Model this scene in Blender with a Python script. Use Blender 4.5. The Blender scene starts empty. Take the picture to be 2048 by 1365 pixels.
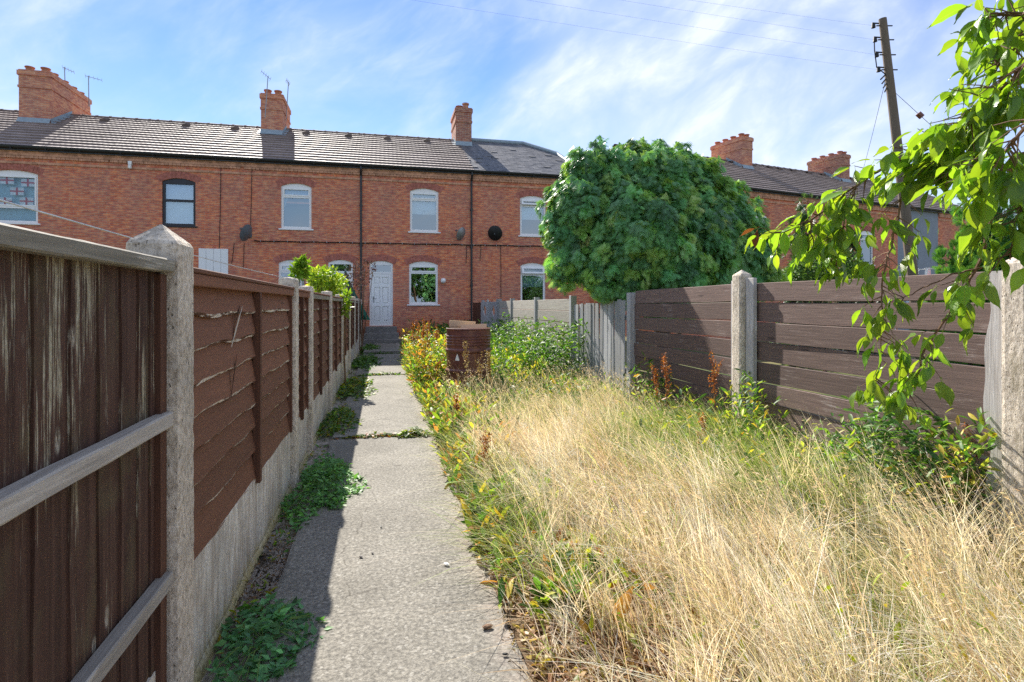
import bpy, bmesh, math, random
import numpy as np
from mathutils import Vector, Matrix
from mathutils.geometry import tessellate_polygon
R = math.radians
random.seed(7)
rng = np.random.default_rng(7)
sc = bpy.context.scene
COL = sc.collection

# ------------------------------------------------------------------ camera
EYE = 1.35                      # eye height above the garden path
FPX = 1126.0                    # focal length in pixels of the 2048 px wide photograph
YAW = R(13.0)                   # the path runs along +Y, the camera looks 13 degrees to its right
HORIZON = 610.0
cs, sn = math.cos(YAW), math.sin(YAW)
cam = bpy.data.objects.new('camera', bpy.data.cameras.new('camera'))
COL.objects.link(cam)
cam.location = (0, 0, EYE)
cam.rotation_euler = (R(90), 0, -YAW)
cam.data.sensor_width = 36.0
cam.data.lens = 36.0 * FPX / 2048.0
cam.data.shift_y = -(682.5 - HORIZON) / 2048.0
cam.data.clip_start = 0.05
cam.data.clip_end = 2000
sc.camera = cam

def at(u, v, depth):
    """world point seen at photograph pixel (u, v) at a known distance along the view axis"""
    xr = (u - 1024.0) / FPX * depth
    return Vector((xr * cs + depth * sn, -xr * sn + depth * cs, EYE + (HORIZON - v) / FPX * depth))
def on_y(u, v, Y):
    d = at(u, v, 1.0) - Vector((0, 0, EYE))
    return Vector((0, 0, EYE)) + d * (Y / d.y)
def on_x(u, v, X):
    d = at(u, v, 1.0) - Vector((0, 0, EYE))
    return Vector((0, 0, EYE)) + d * (X / d.x)
def on_z(u, v, Z):
    d = at(u, v, 1.0) - Vector((0, 0, EYE))
    return Vector((0, 0, EYE)) + d * ((Z - EYE) / d.z)

# ------------------------------------------------------------------ light
LIGHT = Vector((0.265, -1.25, -1.0)).normalized()     # the sun stands behind the houses, a little to the left
SUN_EL = math.asin(-LIGHT.z)
SUN_AZ = math.atan2(-LIGHT.x, -LIGHT.y)
sun = bpy.data.objects.new('sun', bpy.data.lights.new('sun', 'SUN'))
COL.objects.link(sun)
sun.data.energy = 3.5
sun.data.angle = R(0.5)
sun.data.color = (1.0, 0.94, 0.85)
sun.rotation_euler = LIGHT.to_track_quat('-Z', 'Y').to_euler()

W = bpy.data.worlds.new('World')
sc.world = W
W.use_nodes = True
wn, wl = W.node_tree.nodes, W.node_tree.links
wn.clear()
sky = wn.new('ShaderNodeTexSky')
sky.sky_type = 'NISHITA'
sky.sun_disc = False
sky.sun_elevation = SUN_EL
sky.sun_rotation = SUN_AZ
sky.air_density = 1.0
sky.dust_density = 0.0
sky.ozone_density = 4.0
sky.altitude = 1500
tc = wn.new('ShaderNodeTexCoord')
sep = wn.new('ShaderNodeSeparateXYZ'); wl.new(tc.outputs['Generated'], sep.inputs[0])
def wmath(op, a, b):
    n = wn.new('ShaderNodeMath'); n.operation = op
    for i, x in enumerate((a, b)):
        if x is None: continue
        if isinstance(x, (int, float)): n.inputs[i].default_value = x
        else: wl.new(x, n.inputs[i])
    return n.outputs[0]
def wdot(v):
    n = wn.new('ShaderNodeVectorMath'); n.operation = 'DOT_PRODUCT'; n.inputs[1].default_value = v
    wl.new(tc.outputs['Generated'], n.inputs[0]); return n.outputs['Value']
CT = Vector((0.80, -0.18, 0.52)).normalized()            # the thin clouds are drawn out along this direction
CA = CT.orthogonal().normalized(); CB = CT.cross(CA)
def wnoise(scale, nscale, detail, rough, dist, off=0.0):
    c_ = wn.new('ShaderNodeCombineXYZ')
    for i, (v_, k_) in enumerate(zip((CT, CA, CB), scale)): wl.new(wmath('ADD', wmath('MULTIPLY', wdot(v_), k_), off), c_.inputs[i])
    n = wn.new('ShaderNodeTexNoise'); n.inputs['Scale'].default_value = nscale; n.inputs['Detail'].default_value = detail
    n.inputs['Roughness'].default_value = rough; n.inputs['Distortion'].default_value = dist
    wl.new(c_.outputs[0], n.inputs[0])
    return n.outputs['Fac']
def wramp(fac, a, b, va, vb):
    n = wn.new('ShaderNodeMapRange'); n.interpolation_type = 'SMOOTHSTEP'
    for i, x in ((1, a), (2, b), (3, va), (4, vb)): n.inputs[i].default_value = x
    wl.new(fac, n.inputs[0])
    return n.outputs[0]
SO, VO = 7.14, 16.33
streak = wramp(wnoise((1.0, 2.3, 2.3), 3.4, 8, 0.56, 0.45, SO), 0.34, 0.78, 0.0, 0.85)
fine = wramp(wnoise((1.0, 2.6, 2.6), 11.0, 6, 0.6, 0.6, SO), 0.35, 0.75, 0.55, 1.0)
veil = wramp(wnoise((1.0, 1.3, 1.3), 1.3, 3, 0.5, 0.3, VO), 0.34, 0.66, 0.0, 1.0)
low = wramp(sep.outputs['Z'], 0.02, 0.45, 0.40, 0.0)
cl = wmath('MINIMUM', wmath('ADD', wmath('MULTIPLY', wmath('MULTIPLY', streak, fine), wmath('ADD', wmath('MULTIPLY', veil, 0.55), 0.62)), wmath('ADD', wmath('MULTIPLY', veil, 0.36), low)), 0.92)
mixs = wn.new('ShaderNodeMix'); mixs.data_type = 'RGBA'
tint = wn.new('ShaderNodeMix'); tint.data_type = 'RGBA'; tint.blend_type = 'MULTIPLY'
tint.inputs[0].default_value = 1.0; tint.inputs[7].default_value = (0.62, 0.68, 0.80, 1)
cap = wn.new('ShaderNodeMix'); cap.data_type = 'RGBA'; cap.blend_type = 'DARKEN'; cap.inputs[0].default_value = 1.0; cap.inputs[7].default_value = (3.8, 4.8, 6.3, 1)
wl.new(sky.outputs[0], cap.inputs[6]); wl.new(cap.outputs[2], tint.inputs[6])
wl.new(cl, mixs.inputs[0]); wl.new(tint.outputs[2], mixs.inputs[6]); mixs.inputs[7].default_value = (3.9, 4.2, 4.75, 1)
bg = wn.new('ShaderNodeBackground'); bg.inputs[1].default_value = 0.086
wo = wn.new('ShaderNodeOutputWorld')
wl.new(mixs.outputs[2], bg.inputs[0]); wl.new(bg.outputs[0], wo.inputs[0])

vs = sc.view_settings
vs.view_transform = 'Standard'; vs.look = 'None'; vs.gamma = 1.0; vs.exposure = 1.6; vs.use_curve_mapping = False
sc.render.engine = 'CYCLES'
sc.cycles.use_denoising = False
sc.cycles.max_bounces = 6
sc.cycles.transparent_max_bounces = 12
sc.cycles.sample_clamp_indirect = 6.0

# ------------------------------------------------------------------ helpers
def setp(o, label=None, cat=None, group=None, kind=None):
    if label: o['label'] = label
    if cat: o['category'] = cat
    if group: o['group'] = group
    if kind: o['kind'] = kind
    return o
def empty(name, loc=(0, 0, 0), rz=0.0, label=None, cat=None, group=None):
    o = bpy.data.objects.new(name, None); COL.objects.link(o)
    o.location = loc; o.rotation_euler = (0, 0, rz); o.empty_display_size = 0.1
    return setp(o, label, cat, group)
def link(name, me, parent=None):
    o = bpy.data.objects.new(name, me); COL.objects.link(o)
    if parent is not None: o.parent = parent
    return o

class MB:
    """collects faces of one piece and links them as one mesh object"""
    def __init__(s): s.v = []; s.f = []; s.m = []; s.k = 0
    def face(s, pts, m=None):
        b = len(s.v); s.v += [tuple(p) for p in pts]; s.f.append(tuple(range(b, b + len(pts)))); s.m.append(s.k if m is None else m)
    def grid(s, rows, m=None):
        b = len(s.v); n = len(rows[0])
        for r in rows: s.v += [tuple(p) for p in r]
        for i in range(len(rows) - 1):
            for j in range(n - 1):
                s.f.append((b + i*n + j, b + i*n + j + 1, b + (i+1)*n + j + 1, b + (i+1)*n + j)); s.m.append(s.k if m is None else m)
    def box(s, x0, x1, y0, y1, z0, z1, M=None, c=0.0):
        if c > 0:
            X = [(x0 + c, x1 - c), (x0, x1), (x0, x1), (x0 + c, x1 - c)]
            Y = [(y0 + c, y1 - c), (y0, y1), (y0, y1), (y0 + c, y1 - c)]
            Z = [z0, z0 + c, z1 - c, z1]
            b = len(s.v)
            for (a0, a1), (b0, b1), z in zip(X, Y, Z): s.v += [(a0, b0, z), (a1, b0, z), (a1, b1, z), (a0, b1, z)]
            fs = [(3, 2, 1, 0), (12, 13, 14, 15)]
            for r in range(3):
                for q in range(4): fs.append((r*4 + q, r*4 + (q+1) % 4, (r+1)*4 + (q+1) % 4, (r+1)*4 + q))
            n = 16
        else:
            b = len(s.v)
            s.v += [(x0, y0, z0), (x1, y0, z0), (x1, y1, z0), (x0, y1, z0), (x0, y0, z1), (x1, y0, z1), (x1, y1, z1), (x0, y1, z1)]
            fs = [(3, 2, 1, 0), (4, 5, 6, 7), (0, 1, 5, 4), (1, 2, 6, 5), (2, 3, 7, 6), (3, 0, 4, 7)]
            n = 8
        if M is not None:
            for i in range(b, b + n): s.v[i] = tuple(M @ Vector(s.v[i]))
        for f in fs: s.f.append(tuple(b + i for i in f)); s.m.append(s.k)
    def tube(s, pts, rad, n=8, cap=True):
        pts = [Vector(p) for p in pts]
        if isinstance(rad, (int, float)): rad = [rad] * len(pts)
        b = len(s.v); prev = None
        for i, p in enumerate(pts):
            t = (pts[min(i + 1, len(pts) - 1)] - pts[max(i - 1, 0)])
            if t.length < 1e-9: t = Vector((0, 0, 1))
            t.normalize()
            if prev is None: a = t.orthogonal().normalized()
            else:
                a = prev - t * prev.dot(t)
                a = a.normalized() if a.length > 1e-6 else t.orthogonal().normalized()
            prev = a; c = t.cross(a)
            for k in range(n):
                q = 2 * math.pi * k / n
                s.v.append(tuple(p + (a * math.cos(q) + c * math.sin(q)) * rad[i]))
        for i in range(len(pts) - 1):
            for k in range(n):
                s.f.append((b + i*n + k, b + i*n + (k+1) % n, b + (i+1)*n + (k+1) % n, b + (i+1)*n + k)); s.m.append(s.k)
        if cap:
            s.f.append(tuple(b + k for k in reversed(range(n)))); s.m.append(s.k)
            e = b + (len(pts) - 1) * n
            s.f.append(tuple(e + k for k in range(n))); s.m.append(s.k)
    def lathe(s, prof, c=(0, 0, 0), n=24):
        c = Vector(c); rows = []
        for r, z in prof:
            rows.append([(c.x + r * math.cos(2*math.pi*k/n), c.y + r * math.sin(2*math.pi*k/n), c.z + z) for k in range(n + 1)])
        s.grid(rows)
    def prism(s, outer, holes, y0, y1, back=True):
        """front polygon (x, z) with holes at y0, thickness to y1 (local y is depth)"""
        polys = [outer] + holes
        tri = tessellate_polygon([[Vector((x, z, 0)) for x, z in p] for p in polys])
        flat = [q for p in polys for q in p]
        for yy in ((y0, y1) if back else (y0,)):
            b = len(s.v); s.v += [(x, yy, z) for x, z in flat]
            for t in tri:
                a, bb, c = (flat[i] for i in t)
                ccw = (bb[0]-a[0])*(c[1]-a[1]) - (bb[1]-a[1])*(c[0]-a[0]) > 0
                if ccw != (yy == y0): t = t[::-1]
                s.f.append(tuple(b + i for i in t)); s.m.append(s.k)
        for p in polys:
            for i in range(len(p)):
                (xa, za), (xb, zb) = p[i], p[(i+1) % len(p)]
                s.face([(xa, y0, za), (xb, y0, zb), (xb, y1, zb), (xa, y1, za)])
    def mesh(s, name, mats, smooth=False):
        me = bpy.data.meshes.new(name)
        me.from_pydata(s.v, [], s.f)
        for m in (mats if isinstance(mats, (list, tuple)) else [mats]): me.materials.append(m)
        if any(s.m): me.polygons.foreach_set('material_index', s.m)
        if smooth: me.polygons.foreach_set('use_smooth', [True] * len(me.polygons))
        me.update()
        return me
    def build(s, name, mats, parent=None, smooth=False):
        return link(name, s.mesh(name, mats, smooth), parent)

def big_mesh(name, V, F, mat, C=None, parent=None, smooth=False):
    """V (n,3), F (m,3) numpy -> one object with a per-point colour"""
    me = bpy.data.meshes.new(name)
    me.vertices.add(len(V)); me.vertices.foreach_set('co', np.ascontiguousarray(V, dtype=np.float32).ravel())
    k = F.shape[1]
    me.loops.add(F.size); me.loops.foreach_set('vertex_index', np.ascontiguousarray(F, dtype=np.int32).ravel())
    me.polygons.add(len(F)); me.polygons.foreach_set('loop_start', np.arange(0, F.size, k, dtype=np.int32))
    if C is not None:
        ca = me.color_attributes.new('Col', 'FLOAT_COLOR', 'POINT')
        ca.data.foreach_set('color', np.concatenate([C, np.ones((len(C), 1))], 1).astype(np.float32).ravel())
    if smooth: me.polygons.foreach_set('use_smooth', np.ones(len(F), dtype=bool))
    me.materials.append(mat)
    me.update(calc_edges=True)
    return link(name, me, parent)
def unit(a): return a / np.maximum(np.linalg.norm(a, axis=1, keepdims=True), 1e-9)
def frames(d, n):
    """columns: side, along, normal"""
    d = unit(d); s_ = unit(np.cross(d, n)); m = np.cross(s_, d)
    return np.stack([s_, d, m], axis=2)
def scatter(name, tv, tf, T, d, n, S, C, mat, parent=None):
    """copies of a small leaf shape (length along +y, face +z) joined in one mesh"""
    tv = np.asarray(tv, float); tf = np.asarray(tf, int)
    M = frames(d, n)
    S = np.asarray(S, float)
    if S.ndim == 1: S = S[:, None] * np.ones((1, 3))
    V = np.einsum('nij,nkj->nki', M, tv[None] * S[:, None, :]) + T[:, None, :]
    N, K = V.shape[:2]
    F = (tf[None] + (np.arange(N) * K)[:, None, None]).reshape(-1, tf.shape[1])
    return big_mesh(name, V.reshape(-1, 3), F, mat, np.repeat(C, K, axis=0), parent)
def jitter(base, n, amt=0.15, hue=0.05):
    base = np.atleast_2d(np.asarray(base, float))
    c = base[rng.integers(0, len(base), n)]
    c = c * np.exp(rng.normal(0, amt, (n, 1))) * np.exp(rng.normal(0, hue, (n, 3)))
    return np.clip(c, 0.003, 0.9)

# ------------------------------------------------------------------ materials
class NT:
    def __init__(s, name):
        s.m = bpy.data.materials.new(name); s.m.use_nodes = True
        s.n = s.m.node_tree.nodes; s.l = s.m.node_tree.links; s.n.clear()
        s.out = s.n.new('ShaderNodeOutputMaterial')
        s.b = s.n.new('ShaderNodeBsdfPrincipled'); s.l.new(s.b.outputs[0], s.out.inputs[0])
        s.tc = None
    def put(s, sock, x):
        if x is None: return
        if isinstance(x, bpy.types.NodeSocket): s.l.new(x, sock)
        elif isinstance(x, (tuple, list)) and len(x) == 3 and sock.type == 'RGBA': sock.default_value = (*x, 1)
        else: sock.default_value = x
    def coord(s, kind='Object', scale=(1, 1, 1), rot=(0, 0, 0)):
        if s.tc is None: s.tc = s.n.new('ShaderNodeTexCoord')
        m = s.n.new('ShaderNodeMapping'); m.inputs['Scale'].default_value = scale; m.inputs['Rotation'].default_value = rot
        s.l.new(s.tc.outputs[kind], m.inputs[0]); return m.outputs[0]
    def noise(s, vec, scale, detail=4, rough=0.55, dist=0.0):
        n = s.n.new('ShaderNodeTexNoise'); s.l.new(vec, n.inputs[0])
        n.inputs['Scale'].default_value = scale; n.inputs['Detail'].default_value = detail
        n.inputs['Roughness'].default_value = rough; n.inputs['Distortion'].default_value = dist
        return n.outputs['Fac']
    def voro(s, vec, scale, feature='F1', out='Distance'):
        n = s.n.new('ShaderNodeTexVoronoi'); n.feature = feature; s.l.new(vec, n.inputs[0]); n.inputs['Scale'].default_value = scale
        return n.outputs[out]
    def ramp(s, fac, a, b, va=0.0, vb=1.0):
        n = s.n.new('ShaderNodeMapRange'); n.interpolation_type = 'SMOOTHSTEP'
        s.put(n.inputs[0], fac)
        for i, x in ((1, a), (2, b), (3, va), (4, vb)): n.inputs[i].default_value = x
        return n.outputs[0]
    def mix(s, fac, a, b, mode='MIX'):
        n = s.n.new('ShaderNodeMix'); n.data_type = 'RGBA'; n.blend_type = mode
        s.put(n.inputs[0], fac); s.put(n.inputs[6], a); s.put(n.inputs[7], b); return n.outputs[2]
    def math(s, op, a, b=None):
        n = s.n.new('ShaderNodeMath'); n.operation = op; s.put(n.inputs[0], a); s.put(n.inputs[1], b); return n.outputs[0]
    def rand(s):
        return s.n.new('ShaderNodeObjectInfo').outputs['Random']
    def hsv(s, col, h=None, sat=None, val=None):
        n = s.n.new('ShaderNodeHueSaturation'); s.put(n.inputs['Hue'], h); s.put(n.inputs['Saturation'], sat); s.put(n.inputs['Value'], val)
        s.put(n.inputs['Color'], col); return n.outputs[0]
    def bump(s, h, strength=0.3, dist=0.01):
        n = s.n.new('ShaderNodeBump'); n.inputs['Strength'].default_value = strength; n.inputs['Distance'].default_value = dist
        s.put(n.inputs['Height'], h); s.l.new(n.outputs[0], s.b.inputs['Normal'])
    def done(s, col, rough=0.8, spec=0.3, metal=0.0):
        s.put(s.b.inputs['Base Color'], col); s.put(s.b.inputs['Roughness'], rough)
        s.b.inputs['Specular IOR Level'].default_value = spec; s.b.inputs['Metallic'].default_value = metal
        return s.m

def plain(name, col, rough=0.6, spec=0.4, metal=0.0, vary=0.12, scale=6.0, bump=0.0):
    t = NT(name); c = t.coord()
    f = t.noise(c, scale, 5, 0.6)
    k = t.ramp(f, 0.3, 0.7, 1 - vary, 1 + vary)
    if bump: t.bump(f, bump, 0.01)
    return t.done(t.hsv(col, None, None, k), t.ramp(f, 0.3, 0.7, max(rough - 0.08, 0.02), min(rough + 0.08, 1)), spec, metal)

def leafy(name, transl=0.45, rough=0.5, spec=0.35, boost=(1.25, 1.3, 0.5), fixed=None, vein=False):
    t = NT(name)
    if fixed is None:
        a = t.n.new('ShaderNodeAttribute'); a.attribute_name = 'Col'; col = a.outputs['Color']
    else:
        col = t.hsv(fixed, t.ramp(t.rand(), 0, 1, 0.485, 0.515), None, t.ramp(t.rand(), 0, 1, 0.75, 1.25))
        if vein:
            c = t.coord('Object')
            w = t.n.new('ShaderNodeTexWave'); w.inputs['Scale'].default_value = 9.0; w.inputs['Distortion'].default_value = 0.6
            w.bands_direction = 'Y'
            sp = t.n.new('ShaderNodeSeparateXYZ'); t.l.new(c, sp.inputs[0])
            cb = t.n.new('ShaderNodeCombineXYZ')
            t.put(cb.inputs[1], t.math('SUBTRACT', sp.outputs[1], t.math('ABSOLUTE', sp.outputs[0])))
            t.l.new(cb.outputs[0], w.inputs[0])
            f = w.outputs['Fac']
            mid = t.ramp(t.math('ABSOLUTE', sp.outputs[0]), 0.0, 0.03, 1.0, 0.0)
            col = t.mix(t.math('MAXIMUM', t.ramp(f, 0.75, 1.0, 0, 0.35), mid), col, (0.22, 0.34, 0.07))
            t.bump(f, 0.35, 0.004)
    t.put(t.b.inputs['Base Color'], col); t.b.inputs['Roughness'].default_value = rough; t.b.inputs['Specular IOR Level'].default_value = spec
    tr = t.n.new('ShaderNodeBsdfTranslucent')
    t.put(tr.inputs[0], t.mix(1.0, col, boost, 'MULTIPLY'))
    mx = t.n.new('ShaderNodeMixShader'); mx.inputs[0].default_value = transl
    t.l.new(t.b.outputs[0], mx.inputs[1]); t.l.new(tr.outputs[0], mx.inputs[2]); t.l.new(mx.outputs[0], t.out.inputs[0])
    return t.m

def brick_mat(name, a=(0.70, 0.245, 0.14), b=(0.49, 0.165, 0.10), mortar=(0.54, 0.34, 0.25), soot=0.18):
    t = NT(name)
    c = t.coord('Object')
    sp = t.n.new('ShaderNodeSeparateXYZ'); t.l.new(c, sp.inputs[0])
    cb = t.n.new('ShaderNodeCombineXYZ')
    t.put(cb.inputs[0], t.math('ADD', sp.outputs[0], sp.outputs[1])); t.put(cb.inputs[1], sp.outputs[2])
    br = t.n.new('ShaderNodeTexBrick'); t.l.new(cb.outputs[0], br.inputs[0])
    br.offset = 0.5
    br.inputs['Scale'].default_value = 1.0
    br.inputs['Brick Width'].default_value = 0.225; br.inputs['Row Height'].default_value = 0.075
    br.inputs['Mortar Size'].default_value = 0.0065; br.inputs['Mortar Smooth'].default_value = 0.3; br.inputs['Bias'].default_value = -0.35
    t.put(br.inputs['Color1'], a); t.put(br.inputs['Color2'], b); t.put(br.inputs['Mortar'], mortar)
    col = br.outputs['Color']
    n1 = t.noise(t.coord('Object', (1, 1, 1)), 0.9, 4, 0.6)
    col = t.hsv(col, None, t.ramp(n1, 0.3, 0.7, 0.92, 1.08), t.ramp(n1, 0.3, 0.7, 0.88, 1.12))
    n3 = t.noise(t.coord('Object', (4, 4, 13)), 1.3, 2, 0.5)
    col = t.hsv(col, t.ramp(n3, 0.3, 0.7, 0.488, 0.512), None, t.ramp(n3, 0.3, 0.72, 0.78, 1.18))
    n2 = t.noise(t.coord('Object', (1, 1, 0.5)), 2.2, 6, 0.7)
    col = t.mix(t.ramp(n2, 0.60, 0.80, 0, soot), col, (0.10, 0.07, 0.065))
    pale = t.noise(t.coord('Object', (3.2, 3.2, 9)), 1.1, 3, 0.6)
    col = t.mix(t.ramp(pale, 0.70, 0.76, 0, 0.35), col, (0.55, 0.42, 0.36))
    t.bump(t.math('ADD', t.math('MULTIPLY', br.outputs['Fac'], -0.7), t.math('MULTIPLY', n2, 0.4)), 0.6, 0.012)
    return t.done(col, 0.9, 0.15)

def wood(name, base, pale, axis, amount=0.5, dark=(0.02, 0.013, 0.01), moss=None, rough=0.75):
    """weathered board: grain runs along axis, worn patches show the pale wood"""
    t = NT(name)
    st = {'x': (1.2, 26, 26), 'y': (26, 1.2, 26), 'z': (26, 26, 1.2)}[axis]
    off = t.n.new('ShaderNodeVectorMath'); off.operation = 'ADD'
    c0 = t.coord('Object')
    cbr = t.n.new('ShaderNodeCombineXYZ'); rv = t.rand()
    for i in range(3): t.put(cbr.inputs[i], t.math('MULTIPLY', rv, 7.0 + i))
    t.l.new(c0, off.inputs[0]); t.l.new(cbr.outputs[0], off.inputs[1])
    def mp(sc_):
        m = t.n.new('ShaderNodeMapping'); m.inputs['Scale'].default_value = sc_; t.l.new(off.outputs[0], m.inputs[0]); return m.outputs[0]
    grain = t.noise(mp(st), 3.0, 6, 0.65, 0.4)
    fine = t.noise(mp(tuple(q * 3 for q in st)), 4.0, 4, 0.7)
    patch = t.noise(mp((1, 1, 1)), 3.0, 4, 0.6)
    col = t.mix(t.ramp(grain, 0.3, 0.7), dark, base)
    col = t.mix(0.55, col, base)
    col = t.hsv(col, None, None, t.ramp(rv, 0, 1, 0.8, 1.2))
    wear = t.math('ADD', t.math('MULTIPLY', grain, 0.55), t.math('ADD', t.math('MULTIPLY', patch, 0.5), t.math('MULTIPLY', fine, 0.35)))
    lo = 0.98 - 0.36 * amount
    col = t.mix(t.ramp(wear, lo, lo + 0.16, 0, 0.9), col, pale)
    if moss: col = t.mix(t.ramp(t.noise(mp((1, 1, 1)), 7.0, 5, 0.7), 0.55, 0.72, 0, 0.6), col, moss)
    kn = t.voro(mp({'x': (0.9, 5, 5), 'y': (5, 0.9, 5), 'z': (5, 5, 0.9)}[axis]), 1.6)
    col = t.mix(t.ramp(kn, 0.05, 0.11, 0.75, 0), col, dark)
    t.bump(t.math('ADD', grain, t.math('MULTIPLY', fine, 0.5)), 0.4, 0.004)
    return t.done(col, rough, 0.25)

def concrete(name, base, dark, pale, scale=1.0, bump=0.4, moss=None, stain=None):
    t = NT(name)
    c = t.coord('Object')
    big = t.noise(c, 2.2 * scale, 6, 0.65); mid = t.noise(c, 14 * scale, 6, 0.7); fine = t.noise(c, 110 * scale, 3, 0.7)
    st = t.voro(c, 150 * scale)
    col = t.mix(t.ramp(big, 0.3, 0.7), dark, base)
    col = t.mix(t.ramp(mid, 0.42, 0.72, 0, 0.6), col, pale)
    col = t.mix(t.ramp(fine, 0.50, 0.68, 0, 0.7), col, dark)
    col = t.mix(t.ramp(t.noise(c, 45 * scale, 4, 0.7), 0.52, 0.66, 0, 0.5), col, dark)
    col = t.mix(t.ramp(st, 0.0, 0.25, 0.35, 0), col, pale)
    if stain:
        s2 = t.noise(t.coord('Object', (1, 1, 0.3)), 5.0 * scale, 7, 0.75)
        col = t.mix(t.ramp(s2, 0.52, 0.7, 0, 0.65), col, stain)
    if moss: col = t.mix(t.ramp(t.noise(c, 6.0 * scale, 6, 0.7), 0.56, 0.72, 0, 0.7), col, moss)
    t.bump(t.math('ADD', t.math('MULTIPLY', fine, 0.7), mid), bump, 0.006)
    return t.done(col, 0.92, 0.2)

M = {}
M['brick'] = brick_mat('red_brick')
M['brick_orange'] = brick_mat('chimney_brick', (0.62, 0.26, 0.16), (0.52, 0.20, 0.125), (0.58, 0.40, 0.30), 0.2)
M['brick_dark'] = brick_mat('old_chimney_brick', (0.44, 0.18, 0.12), (0.28, 0.13, 0.10), (0.52, 0.44, 0.36), 0.35)
M['arch'] = plain('arch_brick', (0.42, 0.155, 0.12), 0.9, 0.15, vary=0.3, scale=11, bump=0.3)
M['corbel'] = plain('corbel_brick', (0.58, 0.31, 0.20), 0.9, 0.15, vary=0.32, scale=7, bump=0.3)
M['tile'] = None
t = NT('concrete_roof_tile')
c = t.coord('Object'); n1 = t.noise(c, 1.2, 5, 0.6); n2 = t.noise(c, 9.0, 5, 0.7)
col = t.mix(t.ramp(n1, 0.3, 0.7), (0.24, 0.19, 0.17), (0.34, 0.275, 0.25))
col = t.mix(t.ramp(n2, 0.52, 0.75, 0, 0.6), col, (0.11, 0.09, 0.08))
col = t.hsv(col, None, None, t.ramp(t.rand(), 0, 1, 0.9, 1.12))
t.bump(n2, 0.3, 0.01)
M['tile'] = t.done(col, 0.68, 0.36)
t = NT('grey_slate'); c = t.coord('Object', (5, 1.2, 1.2)); n1 = t.noise(c, 1.0, 3, 0.6); n2 = t.noise(t.coord('Object'), 3.0, 5, 0.7)
col = t.mix(t.ramp(n1, 0.3, 0.7), (0.085, 0.088, 0.10), (0.17, 0.165, 0.17)); col = t.mix(t.ramp(n2, 0.55, 0.7, 0, 0.5), col, (0.24, 0.21, 0.18))
M['slate'] = t.done(col, 0.55, 0.45)
M['ridge'] = plain('ridge_tile', (0.16, 0.12, 0.10), 0.8, 0.3, vary=0.25, scale=5)
M['lead'] = plain('lead_flashing', (0.27, 0.34, 0.38), 0.55, 0.5, vary=0.15, scale=9)
M['pot'] = plain('terracotta_pot', (0.42, 0.17, 0.10), 0.85, 0.2, vary=0.2)
M['gutter'] = plain('black_gutter', (0.02, 0.024, 0.026), 0.4, 0.5)
M['upvc'] = plain('white_plastic', (0.88, 0.88, 0.87), 0.35, 0.5, vary=0.03)
M['black_frame'] = plain('black_plastic', (0.018, 0.016, 0.02), 0.4, 0.5)
M['blind'] = plain('white_blind', (0.72, 0.76, 0.80), 0.8, 0.2, vary=0.04)
M['curtain'] = plain('net_curtain', (0.78, 0.79, 0.80), 0.9, 0.1, vary=0.06)
M['teal'] = plain('pale_teal_curtain', (0.45, 0.66, 0.74), 0.9, 0.1, vary=0.06)
M['green_blind'] = plain('green_blind', (0.30, 0.48, 0.42), 0.85, 0.1, vary=0.05)
M['dark'] = plain('dark_interior', (0.05, 0.05, 0.055), 0.9, 0.1)
M['metal_grey'] = plain('grey_metal', (0.30, 0.31, 0.32), 0.45, 0.5, metal=0.6)
M['dish_grey'] = plain('dish_grey', (0.13, 0.15, 0.17), 0.5, 0.4)
M['cable'] = plain('black_cable', (0.015, 0.015, 0.016), 0.5, 0.4)
M['white_line'] = plain('white_cord', (0.75, 0.75, 0.74), 0.5, 0.4)
M['render_grey'] = plain('grey_render', (0.27, 0.30, 0.34), 0.9, 0.15, vary=0.05, scale=2)
M['red_cloth'] = plain('red_cloth', (0.55, 0.02, 0.03), 0.9, 0.1)
M['white_cloth'] = plain('white_cloth', (0.88, 0.88, 0.88), 0.9, 0.1)
M['flag_red'] = plain('flag_red', (0.60, 0.03, 0.04), 0.8, 0.1)
M['glass'] = None
t = NT('window_glass')
gl = t.n.new('ShaderNodeBsdfGlossy'); gl.inputs['Roughness'].default_value = 0.015; gl.inputs[0].default_value = (0.80, 0.92, 1.0, 1)
tp = t.n.new('ShaderNodeBsdfTransparent'); tp.inputs[0].default_value = (0.84, 0.92, 0.96, 1)
lw = t.n.new('ShaderNodeLayerWeight'); lw.inputs['Blend'].default_value = 0.35
mx = t.n.new('ShaderNodeMixShader'); t.put(mx.inputs[0], t.ramp(lw.outputs['Fresnel'], 0.0, 0.8, 0.27, 0.95))
bmp = t.n.new('ShaderNodeBump'); bmp.inputs['Strength'].default_value = 0.02; bmp.inputs['Distance'].default_value = 0.02
t.l.new(t.noise(t.coord('Object'), 1.5, 2, 0.5), bmp.inputs['Height']); t.l.new(bmp.outputs[0], gl.inputs['Normal'])
t.l.new(tp.outputs[0], mx.inputs[1]); t.l.new(gl.outputs[0], mx.inputs[2]); t.l.new(mx.outputs[0], t.out.inputs[0])
M['glass'] = t.m
M['glass_clear'] = t.m.copy(); M['glass_clear'].name = 'clear_window_glass'
for nd in M['glass_clear'].node_tree.nodes:
    if nd.type == 'MAP_RANGE': nd.inputs[3].default_value = 0.08
t = NT('fence_post_concrete'); c = t.coord('Object')
g1 = t.noise(t.coord('Object', (1, 1, .6)), 60.0, 6, 0.8); big = t.noise(c, 4.0, 5, 0.65); pit = t.voro(t.coord('Object', (1, 1, .55)), 75.0)
col = t.mix(t.ramp(g1, 0.36, 0.62), (0.44, 0.37, 0.29), (0.80, 0.71, 0.59)); col = t.hsv(col, None, None, t.ramp(big, 0.3, 0.7, 0.80, 1.12))
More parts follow.
